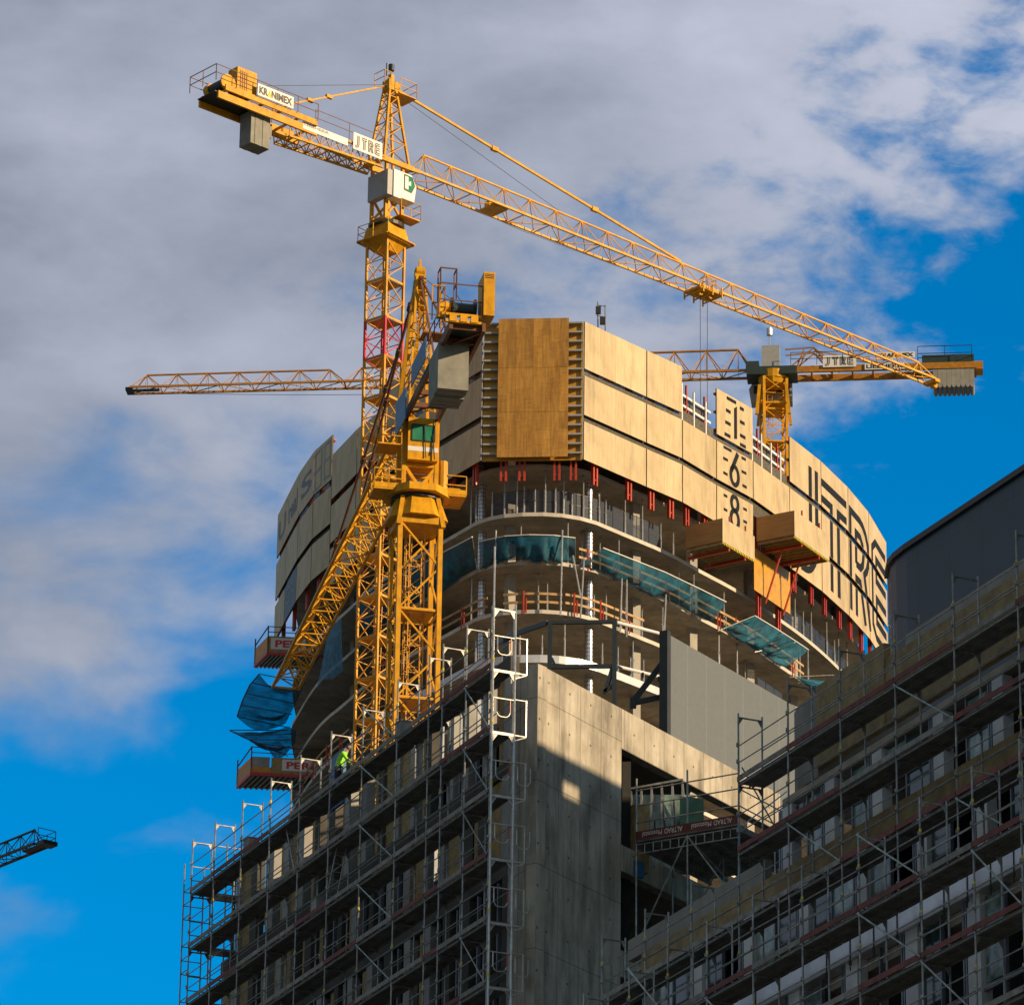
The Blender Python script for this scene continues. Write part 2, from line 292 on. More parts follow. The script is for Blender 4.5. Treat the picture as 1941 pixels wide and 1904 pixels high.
def clip(poly, x0, x1, y0, y1):
    for ax, lim, sg in ((0, x0, 1), (0, x1, -1), (1, y0, 1), (1, y1, -1)):
        out = []; n = len(poly)
        for i in range(n):
            a = poly[i]; b = poly[(i+1) % n]; da = (a[ax]-lim)*sg; db = (b[ax]-lim)*sg
            if da >= 0: out.append(a)
            if da*db < 0: k = da/(da-db); out.append(Vector((a[0]+(b[0]-a[0])*k, a[1]+(b[1]-a[1])*k)))
        poly = out
        if len(poly) < 3: return []
    return poly
def LET(w=1.):    # inline capitals of the developer's wordmark, each in a unit box
    J = [[(.46, 1), (.46, .27)]+arc(.2, .27, .26, .13, 0, -90, 5)+[(.02, .14)], [(.74, 1), (.74, .3)]+arc(.2, .3, .54, .30, 0, -90, 7)+[(.02, .0)]]
    T = [[(0, .955), (1, .955)], [(0, .80), (.38, .80), (.38, 0)], [(1, .80), (.66, .80), (.66, 0)]]
    Rr = [[(.07, 0), (.07, .955), (.5, .955)]+arc(.5, .70, .42, .255, 90, -60, 7)+[(.98, 0)], [(.33, 0), (.33, .36), (.52, .36), (.74, 0)], [(.33, .50), (.33, .80), (.5, .80)]+arc(.5, .65, .18, .15, 80, -80, 4)+[(.33, .50)]]
    E = [[(1, .955), (.3, .955), (.07, .86), (.07, .12), (.3, .035), (1, .035)], [(1, .80), (.34, .80), (.34, .59), (1, .59)], [(1, .42), (.34, .42), (.34, .19), (1, .19)]]
    return [J, T, Rr, E]
# ================================================================ setting
b = B(); b.add([(-4000, -4000, 0), (4000, -4000, 0), (4000, 6000, 0), (-4000, 6000, 0)], [(0, 1, 2, 3)]); struct(b.obj('ground', 'ground'))
# ---------------------------------------------------------------- tower plan
Z0 = 128.62
KU = [(526.6, 977), (545.6, 938.6), (568, 895), (596, 854.6), (631, 823), (679, 772), (718, 742), (757, 713), (836, 662), (915.3, 612), (1108, 609), (1226, 664), (1293.7, 695), (1357.6, 735), (1427, 774.7), (1496, 826.4), (1556, 873.8), (1607, 923.3), (1646, 970), (1680, 1028)]
KP = [PZ(u, v, Z0).xy for u, v in KU]
back = [(25.5, 343), (18, 353), (8, 358), (-4, 357), (-12, 350), (-16.5, 338)]
def offset(pts, dist):      # inward offset of a closed polygon (counter clockwise test by centroid)
    n = len(pts); c = Vector((sum(p[0] for p in pts)/n, sum(p[1] for p in pts)/n)); out = []
    for i in range(n):
        a, p, q = Vector(pts[i-1]), Vector(pts[i]), Vector(pts[(i+1) % n]); d1 = (p-a).normalized(); d2 = (q-p).normalized()
        n1 = Vector((-d1.y, d1.x)); n2 = Vector((-d2.y, d2.x)); m = (n1+n2).normalized(); k = dist/max(m.dot(n1), .6); cand = p+m*k
        if (cand-c).length > (p-c).length: cand = p-m*k
        out.append(cand)
    return out
PLAN = [Vector(p) for p in KP]+[Vector(p) for p in back]
def rounded(pts, it=2):
    for _ in range(it):
        o = []
        for i in range(len(pts)):
            a, b2 = pts[i], pts[(i+1) % len(pts)]; o += [a*.75+b2*.25, a*.25+b2*.75]
        pts = o
    return pts
SLAB = rounded(offset(PLAN, 1.25)); CORE = offset(PLAN, 11)
def edge_at(u, z, inset=0., pts=None):        # point of the slab rim that stands at picture column u
    pts = pts or SLAB; best = None; n = len(pts)
    cen = Vector((4, 325))
    for i in range(n):
        a, c = pts[i], pts[(i+1) % n]; ua = prj((a.x, a.y, z))[0]; uc = prj((c.x, c.y, z))[0]
        if (ua-u)*(uc-u) <= 0 and ua != uc:
            p = a+(c-a)*((u-ua)/(uc-ua))
            if best is None or p.y < best.y: best = p
    if best is None: best = min(pts, key=lambda p: abs(prj((p.x, p.y, z))[0]-u))
    best = best+(cen-best).normalized()*inset
    return Vector((best.x, best.y, z))
tw = thing('high_rise_tower', 'unfinished round-cornered concrete tower under construction, its top storeys wrapped in plywood screens', 'building', (4, 325, 0))
SZ = [119.1-3.35*k for k in range(-3, 36)]; SZ = [z for z in SZ if z > 1]
for z in SZ:
    if z > 126.5: continue
    B().prism([tuple(p) for p in SLAB], z-.26, z, 0, mside=1).obj('floor_slab', ['conc', 'edge'], tw)
B().prism([tuple(p) for p in CORE], 0, 125.4, 0).obj('core_wall', 'core', tw)
# round foil-wrapped columns and plain square columns, storey by storey
for k, z in enumerate(SZ):
    if z > 119.2 or z < 90: continue
    for u in (905, 1118):
        p = edge_at(u, z, 1.3); bb = B(); bb.tube(p, p+Vector((0, 0, 3.09)), .27, 16, cap=False)
        c = bb.obj('round_column', 'foil', tw, smooth=True); g = B()
        for j in range(11):
            q = p+Vector((0, 0, .22+j*.27)); g.tube(q, q+Vector((0, 0, .03)), .28, 16, cap=False)
        for j in range(4):
            a = rad(200+j*45); g.tube(p+Vector((.285*math.cos(a), .285*math.sin(a), .05)), p+Vector((.285*math.cos(a), .285*math.sin(a), 3.0)), .01)
        g.obj('formwork_band', 'dk', c)
    for u in (560, 610, 665, 700, 960, 1212, 1330, 1452, 1545, 1630):
        p = edge_at(u, z, 1.7 if u > 800 else 2.6); B().box(p+Vector((0, 0, 1.545)), .6, .45, 3.09, 0, (.8, .55)).obj('square_column', 'col', tw)
    for u0, u1 in ((1240, 1300), (1395, 1440)):
        a = edge_at(u0, z, 5); c = edge_at(u1, z, 5); B().quadthick(a, c, c+Vector((0, 0, 3.09)), a+Vector((0, 0, 3.09)), .25).obj('inner_wall', 'conc', tw)
# aluminium edge strip one storey above the concrete wing
zs = SZ and 106.0-.3
us = [700+i*12 for i in range(56)]; st = B(); zt = 119.1-3.35*4
for i in range(len(us)-1):
    a = edge_at(us[i], zt, -.16); c = edge_at(us[i+1], zt, -.16); st.quadthick(V3(a, zt-.30), V3(c, zt-.30), V3(c, zt+.22), V3(a, zt+.22), .05)
st.obj('edge_flashing', 'strip', tw)
# dark debris mesh behind the joints between the rows of screens
NET = offset(PLAN, .24)
for zc in (124.95, 121.8):
    nb = B()
    for i in range(len(KP)-1):
        a, c = NET[i], NET[i+1]; nb.add([(a.x, a.y, zc-.75), (c.x, c.y, zc-.75), (c.x, c.y, zc+.75), (a.x, a.y, zc+.75)], [(0, 1, 2, 3)])
    nb.obj('debris_mesh', 'gapnet', tw)
# ---------------------------------------------------------------- plywood protection screens
ROWS = [(125.30, 128.62), (122.04, 124.80), (118.92, 121.58), (115.5, 118.55)]
RN = ['top row', 'second row', 'third row', 'lowest hanging row']
NC = len(KP)-1; FRONT = 9                     # column 9 is the flat front corner
off = [0.]*NC; off[4] = -1.55; off[5] = -1.55; off[6] = 0
segl = [(KP[i+1]-KP[i]).length for i in range(NC)]
skip = {(12, 0), (14, 0), (14, 2)}; extra = {(14, 3)}
# developer wordmark across the last four columns: (arc length, height) strokes
S0 = sum(segl[15:15]); cum = {}; a_ = 0
for i in range(15, 19): cum[i] = a_; a_ += segl[i]
word = []
def letter(strokes, x0, x1, y0, y1, t):
    out = []
    for s_ in strokes:
        W_, H_ = x1-x0, y1-y0; out += stroke([(x0+x*W_, y0+y*H_) for x, y in s_], t)
    return out
LL = LET(); y0_, y1_ = 119.55, 127.45
word += letter(LL[0], 1.66, 5.3, y0_+.1, y1_+.1, .52)
word += letter(LL[1], cum[16]+.05, cum[17]-.35, y0_, y1_, .56)
word += letter(LL[2], cum[17]+.1, cum[18]+.25, y0_, y1_, .56)
word += letter(LL[3], cum[18]+.75, cum[18]+segl[18]-.55, y0_, y1_, .56)
digits = {0: [], 1: [], 2: []}
def dashes(row, lst):
    z0, z1 = ROWS[row]; w = segl[13]
    for x, y, l in lst: digits[row].append([Vector((x*w, z0+y*(z1-z0))), Vector(((x+l)*w, z0+y*(z1-z0))), Vector(((x+l)*w, z0+(y+.075)*(z1-z0))), Vector((x*w, z0+(y+.075)*(z1-z0)))])
w13 = segl[13]
dashes(0, [(.28, .88, .26), (.26, .60, .13), (.24, .33, .15), (.22, .06, .16), (.64, .82, .11), (.64, .52, .13), (.64, .22, .15), (.64, -.0+.02, .16)])
dashes(1, [(.19, .90, .22), (.18, .60, .13), (.18, .22, .12), (.68, .88, .12), (.68, .52, .13), (.7, .16, .12)])
dashes(2, [(.19, .80, .1), (.19, .42, .1), (.19, .06, .2), (.72, .72, .1), (.72, .38, .1), (.74, .06, .1)])
z0, z1 = ROWS[0]; H = z1-z0; digits[0] += [[Vector((.48*w13, z0+.1*H)), Vector((.56*w13, z0+.13*H)), Vector((.56*w13, z0+.85*H)), Vector((.48*w13, z0+.77*H))]]
z0, z1 = ROWS[1]; H = z1-z0; digits[1] += stroke(arc(.49*w13, z0+.33*H, .46, .24*H, 0, 350, 22), .34, True)+stroke([(.40*w13, z0+.42*H), (.58*w13, z0+.96*H)], .36)
z0, z1 = ROWS[2]; H = z1-z0; digits[2] += stroke(arc(.49*w13, z0+.33*H, .46, .235*H, 0, 350, 22), .34, True)+stroke(arc(.49*w13, z0+.76*H, .40, .19*H, 0, 350, 22), .34, True)
def on_panel(polys, i, s0, z0, z1, zo=0):      # lay 2D polygons on panel i of the facade, clipped to the panel
    bb = B(); a = KP[i]; d = (KP[i+1]-KP[i]).normalized(); n = Vector((d.y, -d.x))
    for p in polys:
        q = clip([Vector((v[0]-s0, v[1])) for v in p], .06, segl[i]-.06, z0+.02, z1-.02)
        if q:
            ar = sum(q[k][0]*q[(k+1) % len(q)][1]-q[(k+1) % len(q)][0]*q[k][1] for k in range(len(q)))
            if ar < 0: q = q[::-1]
            P = [Vector((a.x+d.x*v[0]+n.x*.012, a.y+d.y*v[0]+n.y*.012, v[1]+zo)) for v in q]; bb.add(P, [tuple(range(len(P)))])
    return bb
def panel(i, r):
    z0, z1 = ROWS[r]; z0 += off[i]; z1 += off[i]; a, c = KP[i], KP[i+1]; d = (c-a).normalized(); a2 = a+d*.05; c2 = c-d*.05
    side = 'right' if i > FRONT else 'left'; k = i-FRONT if i > FRONT else FRONT-i
    word_ = 'sunlit pale' if i > FRONT else 'shaded'
    lb = f'{word_} plywood screen panel, {RN[r]}, {ORD[k-1]} column {side} of the yellow corner bay'
    if i == 13: lb = f'pale screen panel carrying the number {"168"[r]} and dark dashes beside it' if r < 3 else lb
    if i >= 15: lb = f'pale screen panel with part of the giant letter {"JTRE"[i-15]}, {RN[r]}'
    if (i, r) == (14, 3): lb = 'orange lit screen panel hanging one storey lower beneath the plywood platform'
    if (i, r) == (1, 2): lb = 'blue painted screen panel low on the shaded left side of the tower'
    t = thing('screen_panel', lb, 'screen panel', (a.x, a.y, z0), 0, 'plywood protection screens round the tower')
    bb = B(); rn = random.Random(i*7+r); ns = max(2, round(segl[i]/1.6)); mk = lambda: rn.choice((0, 0, 2, 3))
    for q_ in range(ns):
        pa = a2+(c2-a2)*(q_/ns)+d*(.006 if q_ else 0); pb_ = a2+(c2-a2)*((q_+1)/ns); bb.quadthick((pa.x, pa.y, z0), (pb_.x, pb_.y, z0), (pb_.x, pb_.y, z1), (pa.x, pa.y, z1), .09, mk() if i > FRONT else 0, 1)
    m0 = 'ply' if (i, r) != (14, 3) else 'formy'
    if (i, r) == (1, 2): m0 = 'bluep'
    bb.obj('plywood_sheet', [m0, 'ply_edge', 'ply2' if m0 == 'ply' else m0, 'ply3' if m0 == 'ply' else m0], t)
    rb = B(); n = Vector((d.y, -d.x))
    for zz in (z0+.35, (z0+z1)/2, z1-.35): rb.bar(V3(a2-n*.2, zz), V3(c2-n*.2, zz), .16, .14)
    rb.obj('backing_waler', 'red', t)
    if i >= 15:
        lt = on_panel(word, i, cum[i], z0, z1)
        if lt.v: lt.obj('painted_lettering', 'paint', t)
    if i == 13 and r < 3:
        on_panel(digits[r], i, 0, z0, z1).obj('painted_number', 'paint', t)
    if i == 8 and r == 0: on_panel(stroke(arc(segl[8]-4.0, 127.6, 2.5, 1.9, -75, 40, 12), .75), i, 0, z0, z1).obj('painted_arc', 'blue', t)
    if i == 3 and r == 0:
        w = segl[3]; rr = on_panel(stroke([(.1*w, 125.6), (.1*w, 128.2), (.42*w, 128.3), (.42*w, 127.0), (.1*w, 126.8)], .22)+stroke([(.42*w, 127.), (.42*w, 125.6), (.1*w, 125.5)], .22)+stroke([(.58*w, 128.3), (.9*w, 128.3), (.9*w, 127.1), (.58*w, 127.1), (.58*w, 128.3)], .22)+stroke([(.9*w, 127), (.9*w, 125.7), (.58*w, 125.8), (.58*w, 127)], .22), i, 0, z0, z1)
        rr.obj('raised_letter_frame', 'pier', t)
    if i in (0, 1, 2) and r == 0:
        vs, fs = text2d({0: 'U', 1: 'real', 2: 'S'}[i], 1, .02); x1 = max(v[0] for v in vs); y1 = max(v[1] for v in vs); nn = n*.012
        B().add([(a.x+d.x*(.5+v[0]/x1*(segl[i]-1))+nn.x, a.y+d.y*(.5+v[0]/x1*(segl[i]-1))+nn.y, z0+.9+v[1]/y1*1.5) for v in vs], fs).obj('faded_lettering', 'fade2', t)
    if (i, r) == (1, 2):
        vs, fs = text2d('GA', 1, .02); x1 = max(v[0] for v in vs); y1 = max(v[1] for v in vs); nn = n*.012
        B().add([(a.x+d.x*(.5+v[0]/x1*(segl[i]-1))+nn.x, a.y+d.y*(.5+v[0]/x1*(segl[i]-1))+nn.y, z0+.9+v[1]/y1*1.3) for v in vs], fs).obj('faded_lettering', 'fade', t)
for i in range(NC):
    if i == FRONT: continue
    for r in range(4):
        if (i, r) in skip or (r == 3 and (i, r) not in extra): continue
        panel(i, r)
# flat yellow corner bay with its big dark board
a, c = KP[FRONT], KP[FRONT+1]; d = (c-a).normalized(); n = Vector((d.y, -d.x)); Lf = (c-a).length
t = thing('corner_bay_screen', 'golden brown formwork wall with gray rungs closing the flat front corner of the tower', 'screen panel', (a.x, a.y, 118.9))
bb = B(); a1 = a+d*.1-n*.1; c1 = c-d*.1-n*.1; bb.quadthick((a1.x, a1.y, 118.9), (c1.x, c1.y, 118.9), (c1.x, c1.y, 128.5), (a1.x, a1.y, 128.5), .1); bb.obj('backing_wall', 'formy', t)
for k in range(15):
    z = 119.3+k*.655
    for s0, s1 in ((.12, 1.15), (Lf-1.1, Lf-.12)): B().bar(V3(a+d*s0+n*.1, z), V3(a+d*s1+n*.1, z), .24, .11).obj('rung', 'grayb', t)
fb = B()
for (s0, s1) in ((1.08, Lf-1.0),):
    zz = [118.95, 122.05, 125.15, 127.85, 128.7]
    for k in range(3):
        z0, z1 = ((118.95, 122.1), (122.108, 125.22), (125.228, 128.72))[k] if k < 3 else 0
        npl = 8; rn = random.Random(31+k)
        for j in range(npl):
            sa_ = s0+(s1-s0)*j/npl+(.008 if j else 0); sb_ = s0+(s1-s0)*(j+1)/npl; cuts = [z0, z1]
            if rn.random() < .45: cuts = [z0, z0+(z1-z0)*rn.uniform(.3, .7), z1]
            for za_, zb_2 in zip(cuts, cuts[1:]): fb.quadthick(V3(a+d*sa_+n*.42, za_), V3(a+d*sb_+n*.42, za_), V3(a+d*sb_+n*.42, zb_2-.008), V3(a+d*sa_+n*.42, zb_2-.008), .06, rn.choice((0, 0, 1, 2)))
fb.obj('front_board', ['form', 'formb', 'formc'], t)
for q in (a+d*.03+n*.02, c-d*.06+n*.02): B().bar(V3(q, 118.9), V3(q, 128.6), .07, .1, up=(0, 1, 0)).obj('corner_profile', 'grayb', t)
# red climbing rails behind and below the screens
rails = []
for i in range(NC):
    fr = (.2, .26, .74, .8)
    if i == FRONT: fr = (.22, .40, .74, .90)
    if i < 3: fr = (.35, .75)
    for f0 in (fr if i == FRONT else ((.24, .78) if i >= 3 else (.5,))):
        rails.append((i, f0))
rails.sort(key=lambda q: prj(V3(KP[q[0]]*(1-q[1])+KP[q[0]+1]*q[1], 118))[0])
for k, (i, f0) in enumerate(rails):
    a, c = KP[i], KP[i+1]; d = (c-a).normalized(); n = Vector((d.y, -d.x)); p = a+(c-a)*f0-n*(.36 if i != FRONT else .45)
    top = 127.7 if i in (12, 14) else 125.9; bot = (117.6 if i != 14 else 113.9)+off[i]; wr = .13
    rb = B()
    for s in (-.16, .16): rb.bar(V3(p+d*s, bot), V3(p+d*s, min(top, 125.9)), wr, .22, up=(n.x, n.y, 0))
    if top > 126: rb.bar(V3(p, 125.9), V3(p, top), .12, .12, up=(n.x, n.y, 0))
    for j in range(int((min(top, 125.9)-bot)/1.1)): rb.box(V3(p, bot+.4+j*1.1), .3, .1, .1, 0, d)
    o = rb.obj('climbing_rail', 'red'); tag(o, f'red double climbing rail below the screens, {ORD[k] if k < len(ORD) else "rightmost"} counting from the left edge of the tower' if k < len(ORD) else f'red double climbing rail below the screens, {ORD[len(rails)-1-k]} counting from the right edge of the tower', 'climbing rail', 'red climbing rails under the screens')
# white mesh guardrails in the two missing top panels
for i, w_ in ((12, 'left'), (14, 'right')):
    a, c = KP[i], KP[i+1]; d = (c-a).normalized(); n = Vector((d.y, -d.x))
    t = thing('guard_rail', f'white slatted guardrail in the top row gap just {w_} of the panel numbered 1', 'guardrail', (a.x, a.y, 124.9))
    pb = B(); q0 = a+d*.3-n*.25; q1 = c-d*.2-n*.25
    nps = 3 if i == 12 else 4
    for k in range(nps): q = q0+(q1-q0)*(k/(nps-.5)); pb.bar(V3(q, 124.9), V3(q, 127.6-.15*k), .13, .09, up=(n.x, n.y, 0))
    pb.obj('post', 'white', t); rb = B()
    for z in (125.35, 126.1, 126.85): rb.bar(V3(q0-n*.08, z), V3(q1-n*.08, z-.05), .05, .17)
    rb.obj('rail', 'white', t); mb = B(); mb.add([V3(q0-n*.3, 124.9), V3(q1-n*.3, 124.9), V3(q1-n*.3, 127.1), V3(q0-n*.3, 127.1)], [(0, 1, 2, 3)]); mb.obj('mesh_infill', 'gapnet', t)
# small lamp frame on the top rim
t = thing('floodlight_frame', 'slim steel frame with two dark floodlights standing on the top rim of the tower', 'floodlight', tuple(PY(1140, 640, 296))); p = PY(1134, 640, 296); q = PY(1148, 645, 296)
fb = B(); fb.tube(p-Vector((0, 0, 1)), PY(1133, 572, 296), .045, 6); fb.tube(q-Vector((0, 0, 1)), PY(1147, 578, 296), .045, 6)
for v in (578, 598): fb.tube(PY(1131, v, 296), PY(1149, v+3, 296), .035, 6)
fb.obj('frame', 'galvd', t)
for (u, v) in ((1134, 588), (1142, 608)): B().box(PY(u, v, 295.8), .35, .25, .5).obj('lamp', 'dk', t)
# ---------------------------------------------------------------- plywood loading platforms on the right
def ply_platform(i, zb, h, lb, proj_=3.0, strut=False, ext=0):
    a, c = KP[i]-(KP[i+1]-KP[i]).normalized()*0, KP[i+1]; d = (c-a).normalized(); n = Vector((d.y, -d.x)); a = a+d*.15; c = c-d*.1+d*ext
    t = thing('loading_platform', lb, 'loading platform', (a.x, a.y, zb), 0, 'plywood loading platforms under the screens')
    o0, o1 = a+n*proj_, c+n*proj_; i0, i1 = a+n*.15, c+n*.15
    fb = B(); fb.prism([tuple(i0), tuple(o0), tuple(o1), tuple(i1)], zb, zb+.08); fb.obj('floor', 'form2', t)
    wb = B()
    for p, q in ((i0, o0), (o0, o1), (o1, i1)):
        wb.quadthick(V3(p, zb+.085), V3(q, zb+.085), V3(q, zb+h), V3(p, zb+h), .06)
    wb.obj('parapet_board', ['form2'], t)
    lb_ = B(); lb_.quadthick(V3(o0+n*.012-d*.012, zb-.1), V3(o1+n*.012, zb-.1), V3(o1+n*.012, zb+h+.02), V3(o0+n*.012-d*.012, zb+h+.02), .01); lb_.obj('outer_board', 'ply', t)
    jb = B(); Ld = (c-a).length
    for k in range(11): q = a+d*(.15+k*(Ld-.3)/10); jb.bar(V3(q+n*.2, zb-.12), V3(q+n*(proj_-.1), zb-.12), .09, .2)
    jb.obj('joist', 'osb', t); yb = B()
    for k in range(int(Ld/.2)): q = a+d*(.1+k*.2)+n*(proj_-.05); yb.box(V3(q, zb-.14), .1, .08, .16, 0, d)
    yb.obj('joist_end', 'yb', t)
    for fr in (.25, .75):
        rb = B(); q = a+d*Ld*fr; rb.bar(V3(q+n*-.3, zb-.32), V3(q+n*(proj_-.1), zb-.32), .16, .2); rb.bar(V3(q+n*(proj_-.25), zb-.3), V3(q+n*(proj_-.25), zb+.1), .14, .14, up=(n.x, n.y, 0))
        rb.bar(V3(q+n*(proj_-.08), zb+h-.1), V3(q+n*(proj_-.08), zb+h+.45), .09, .09, up=(n.x, n.y, 0))
        if strut: rb.tube(V3(q+n*(proj_-1.6), zb-.4), V3(q+n*.12, zb-4.0), .07, 6)
        rb.obj('red_beam', 'red', t)
    return t
Yb = (KP[12]+(KP[12]-KP[13]).normalized()*0).y-1.6
zb1 = PY(1360, 1023, Yb).z; ht1 = PY(1360, 981, Yb).z-zb1
ply_platform(12, zb1, ht1, 'brown plywood box platform hanging left of and below the panel numbered 8')
Yb = KP[14].y-1.65; zb2 = PY(1496.5, 1009.5, Yb).z; ht2 = PY(1496.5, 964, Yb).z-zb2
ply_platform(14, zb2, ht2, 'brown plywood box platform on red struts hanging in front of the giant J', strut=True)
# ---------------------------------------------------------------- storey furniture: props, fences, rails, nets
ST = [119.1-3.35*k for k in range(0, 9)]
def props(zi, us, hs, name, where, inset=.45):
    z = ST[zi]; us = sorted(us)
    for k, u in enumerate(us):
        p = edge_at(u, z, inset); h = hs[k % len(hs)] if isinstance(hs, (list, tuple)) else hs
        bb = B(); bb.tube(p, p+Vector((0, 0, h*.55)), .062, 6, mi=0); bb.tube(p+Vector((0, 0, h*.55)), p+Vector((0, 0, h)), .042, 6, mi=0); bb.box(p+Vector((0, 0, .011)), .2, .2, .02, 1); bb.box(p+Vector((0, 0, h-.01)), .2, .2, .02, 1); bb.box(p+Vector((0, 0, h*.55)), .16, .1, .1, 1)
        o = bb.obj('steel_prop', ['galv', 'galvd']); tag(o, f'slim steel prop on the {where}, {ORD[k]} from the left', 'steel prop', 'steel props between the tower slabs')
z6 = lambda x: (1050+x/2.588)*.7839
z7 = lambda x: (1600+x/2.929)*.7839
props(1, [z6(x) for x in (220, 252, 355, 433, 513, 558, 627, 692, 757, 809, 862, 934, 1036, 1077, 1200, 1310, 1428, 1508)], [3.05, 2.2, 1.9, 2.9, 3.0, 2.0, 1.8, 3.05, 1.9, 3.08, 1.7], 'p', 'storey right under the screens')
props(3, [z6(x) for x in (440, 640, 700, 1010, 1090, 1330)]+[z7(640), z7(700)], [2.2, 3.05, 2.6], 'p', 'inner row behind the flat timber rail', inset=1.6)
props(2, [z6(x) for x in (420, 700, 930, 1050, 1270, 1400, 1520)]+[z7(560), z7(760), z7(880)], [3.05, 2.4, 3.0], 'p', 'inner row behind the teal nets', inset=1.8)
props(1, [z7(x) for x in (985, 1045, 1103, 1215, 1270, 1300, 1360)], [3.05, 2.2, 3.0], 'p', 'storey right under the giant JTRE letters')
props(2, [z6(x) for x in (537, 835, 1160, 1545, 1640)]+[z7(x) for x in (465, 1020, 1080)], [2.6, 3.05, 2.9], 'p', 'storey behind the upper teal nets')
props(3, [z6(x) for x in (222, 1175, 1205, 1440, 1800, 1920)]+[z7(430), z7(560)], [3.08, 3.0], 'p', 'storey with the orange clamped timber rails')
props(4, [z6(x) for x in (250, 530, 672, 815, 1055, 1155, 1235, 1250, 1318)], [2.0, 2.2, 1.8, 3.0], 'p', 'storey edged by the shiny metal strip')
def fence(zi, u0, u1, lb):
    z = ST[zi]; t = thing('mesh_fence', lb, 'fence', tuple(edge_at((u0+u1)/2, z, .5))); n = int((u1-u0)/24)+1; bb = B(); fb = B()
    P = [edge_at(u0+(u1-u0)*k/n, z, .55) for k in range(n+1)]
    for p, q in zip(P, P[1:]): bb.add([p+Vector((0, 0, .1)), q+Vector((0, 0, .1)), q+Vector((0, 0, 1.75)), p+Vector((0, 0, 1.75))], [(0, 1, 2, 3)])
    bb.obj('mesh_infill', 'fence', t)
    for p in P: fb.tube(p, p+Vector((0, 0, 1.85)), .03)
    for h in (.1, .95, 1.75):
        for p, q in zip(P, P[1:]): fb.tube(p+Vector((0, 0, h)), q+Vector((0, 0, h)), .018)
    fb.obj('fence_frame', 'steel', t)
fence(1, z6(350), z6(1430), 'blue gray mesh fence on the storey right under the screens round the corner')
fence(1, z7(910), z7(1370), 'blue gray mesh fence under the giant JTRE letters')
fence(3, z7(715), z7(900), 'dark mesh fence just above the gray metal screen wall')
def timber(zi, u0, u1, lb, inset=.05, clamp=4, dz=0):
    z = ST[zi]+dz; t = thing('timber_guard_rail', lb, 'guardrail', tuple(edge_at((u0+u1)/2, z, 0))); n = max(2, int((u1-u0)/22)); P = [edge_at(u0+(u1-u0)*k/n, z, inset) for k in range(n+1)]
    bb = B()
    for h in (.55, 1.12):
        for p, q in zip(P, P[1:]): bb.bar(p+Vector((0, 0, h)), q+Vector((0, 0, h)), .05, .16)
    bb.obj('rail_board', 'timber', t)
    for k in range(clamp):
        cb = B(); u = u0+(u1-u0)*(k+.35)/clamp; p = edge_at(u, z, inset-.06); cb.bar(p+Vector((0, 0, -.3)), p+Vector((0, 0, 1.3)), .1, .07, up=(0, 1, 0)); p = edge_at(u+5, z, inset-.06); cb.bar(p+Vector((0, 0, -.2)), p+Vector((0, 0, .8)), .07, .07, up=(0, 1, 0)); cb.obj('clamp_post', 'red', t)
timber(2, z6(905), z6(1880), 'long double timber guardrail curving along the slab behind the right teal nets', clamp=6)
timber(2, z7(480), z7(1010), 'double timber guardrail on the slab beneath the orange hanging panel', clamp=4)
timber(3, z6(430), z6(800), 'flat double timber guardrail on the front rim above the steel portal frame', clamp=1)
timber(3, z6(820), z6(1310), 'sunlit double timber guardrail with orange posts right of the front rim', clamp=3, inset=-.1)
timber(4, z7(345), z7(715), 'sunlit timber guardrail just above the gray metal screen wall', clamp=4)
timber(3, 700, z6(330), 'shaded double timber guardrail left of the front rim behind the yellow masts', clamp=3)
timber(4, 560, 660, 'dark double guardrail sweeping down the shaded lower left of the tower', clamp=4)
timber(6, 560, 700, 'lower dark double guardrail left of the yellow masts, near the lower orange platform', clamp=4)
def net(name, A, C, lb, sag=.5, m='net', rope=True, nu=60, nv=12, rip=.08, seed=1, cat='safety net'):
    # A inner edge points, C outer edge points (same count)
    random.seed(seed); t = thing(name, lb, cat, tuple(A[0])); bb = B(); vs = []
    def lerp(P, s):
        s *= len(P)-1; i = min(int(s), len(P)-2); return P[i]+(P[i+1]-P[i])*(s-i)
    ph = [random.uniform(0, 6) for _ in range(6)]
    for i in range(nu+1):
        s = i/nu; a, c = lerp(A, s), lerp(C, s)
        for j in range(nv+1):
            w = j/nv; p = a+(c-a)*w; sg = 4*w*(1-w)*sag*(.65+.35*math.sin(s*math.pi*3+ph[0])); p = p+Vector((0, 0, -sg+rip*math.sin(s*23+w*5+ph[1])*math.sin(w*math.pi)+rip*.5*math.sin(s*51+ph[2]-w*7)*math.sin(w*math.pi)+rip*.35*math.sin(s*113+w*9+ph[3])*math.sin(w*math.pi))); vs.append(p)
    fs = [(i*(nv+1)+j, (i+1)*(nv+1)+j, (i+1)*(nv+1)+j+1, i*(nv+1)+j+1) for i in range(nu) for j in range(nv)]
    bb.add(vs, fs); bb.obj('netting', m, t, smooth=True)
    if rope:
        rb = B()
        for i in range(nu): rb.tube(vs[i*(nv+1)+nv], vs[(i+1)*(nv+1)+nv], .045, 5)
        rb.obj('edge_rope', 'white' if m == 'net' else 'dk', t)
        pb = B(); k = max(2, nu//4)
        for i in range(0, nu+1, k): pb.tube(vs[i*(nv+1)]+Vector((0, 0, -.3)), vs[i*(nv+1)+nv], .022 if m == 'net' else .04, 5)
        pb.obj('outrigger', 'galvd', t)
    return t
def rim(zi, us, inset, dz=0): return [edge_at(u, ST[zi], inset)+Vector((0, 0, dz)) for u in us]
def outw(pts, o, dz):
    cen = Vector((4, 325, 0)); r = []
    for p in pts: d = (V3(p, 0)-cen).normalized(); r.append(p+d*o+Vector((0, 0, dz)))
    return r
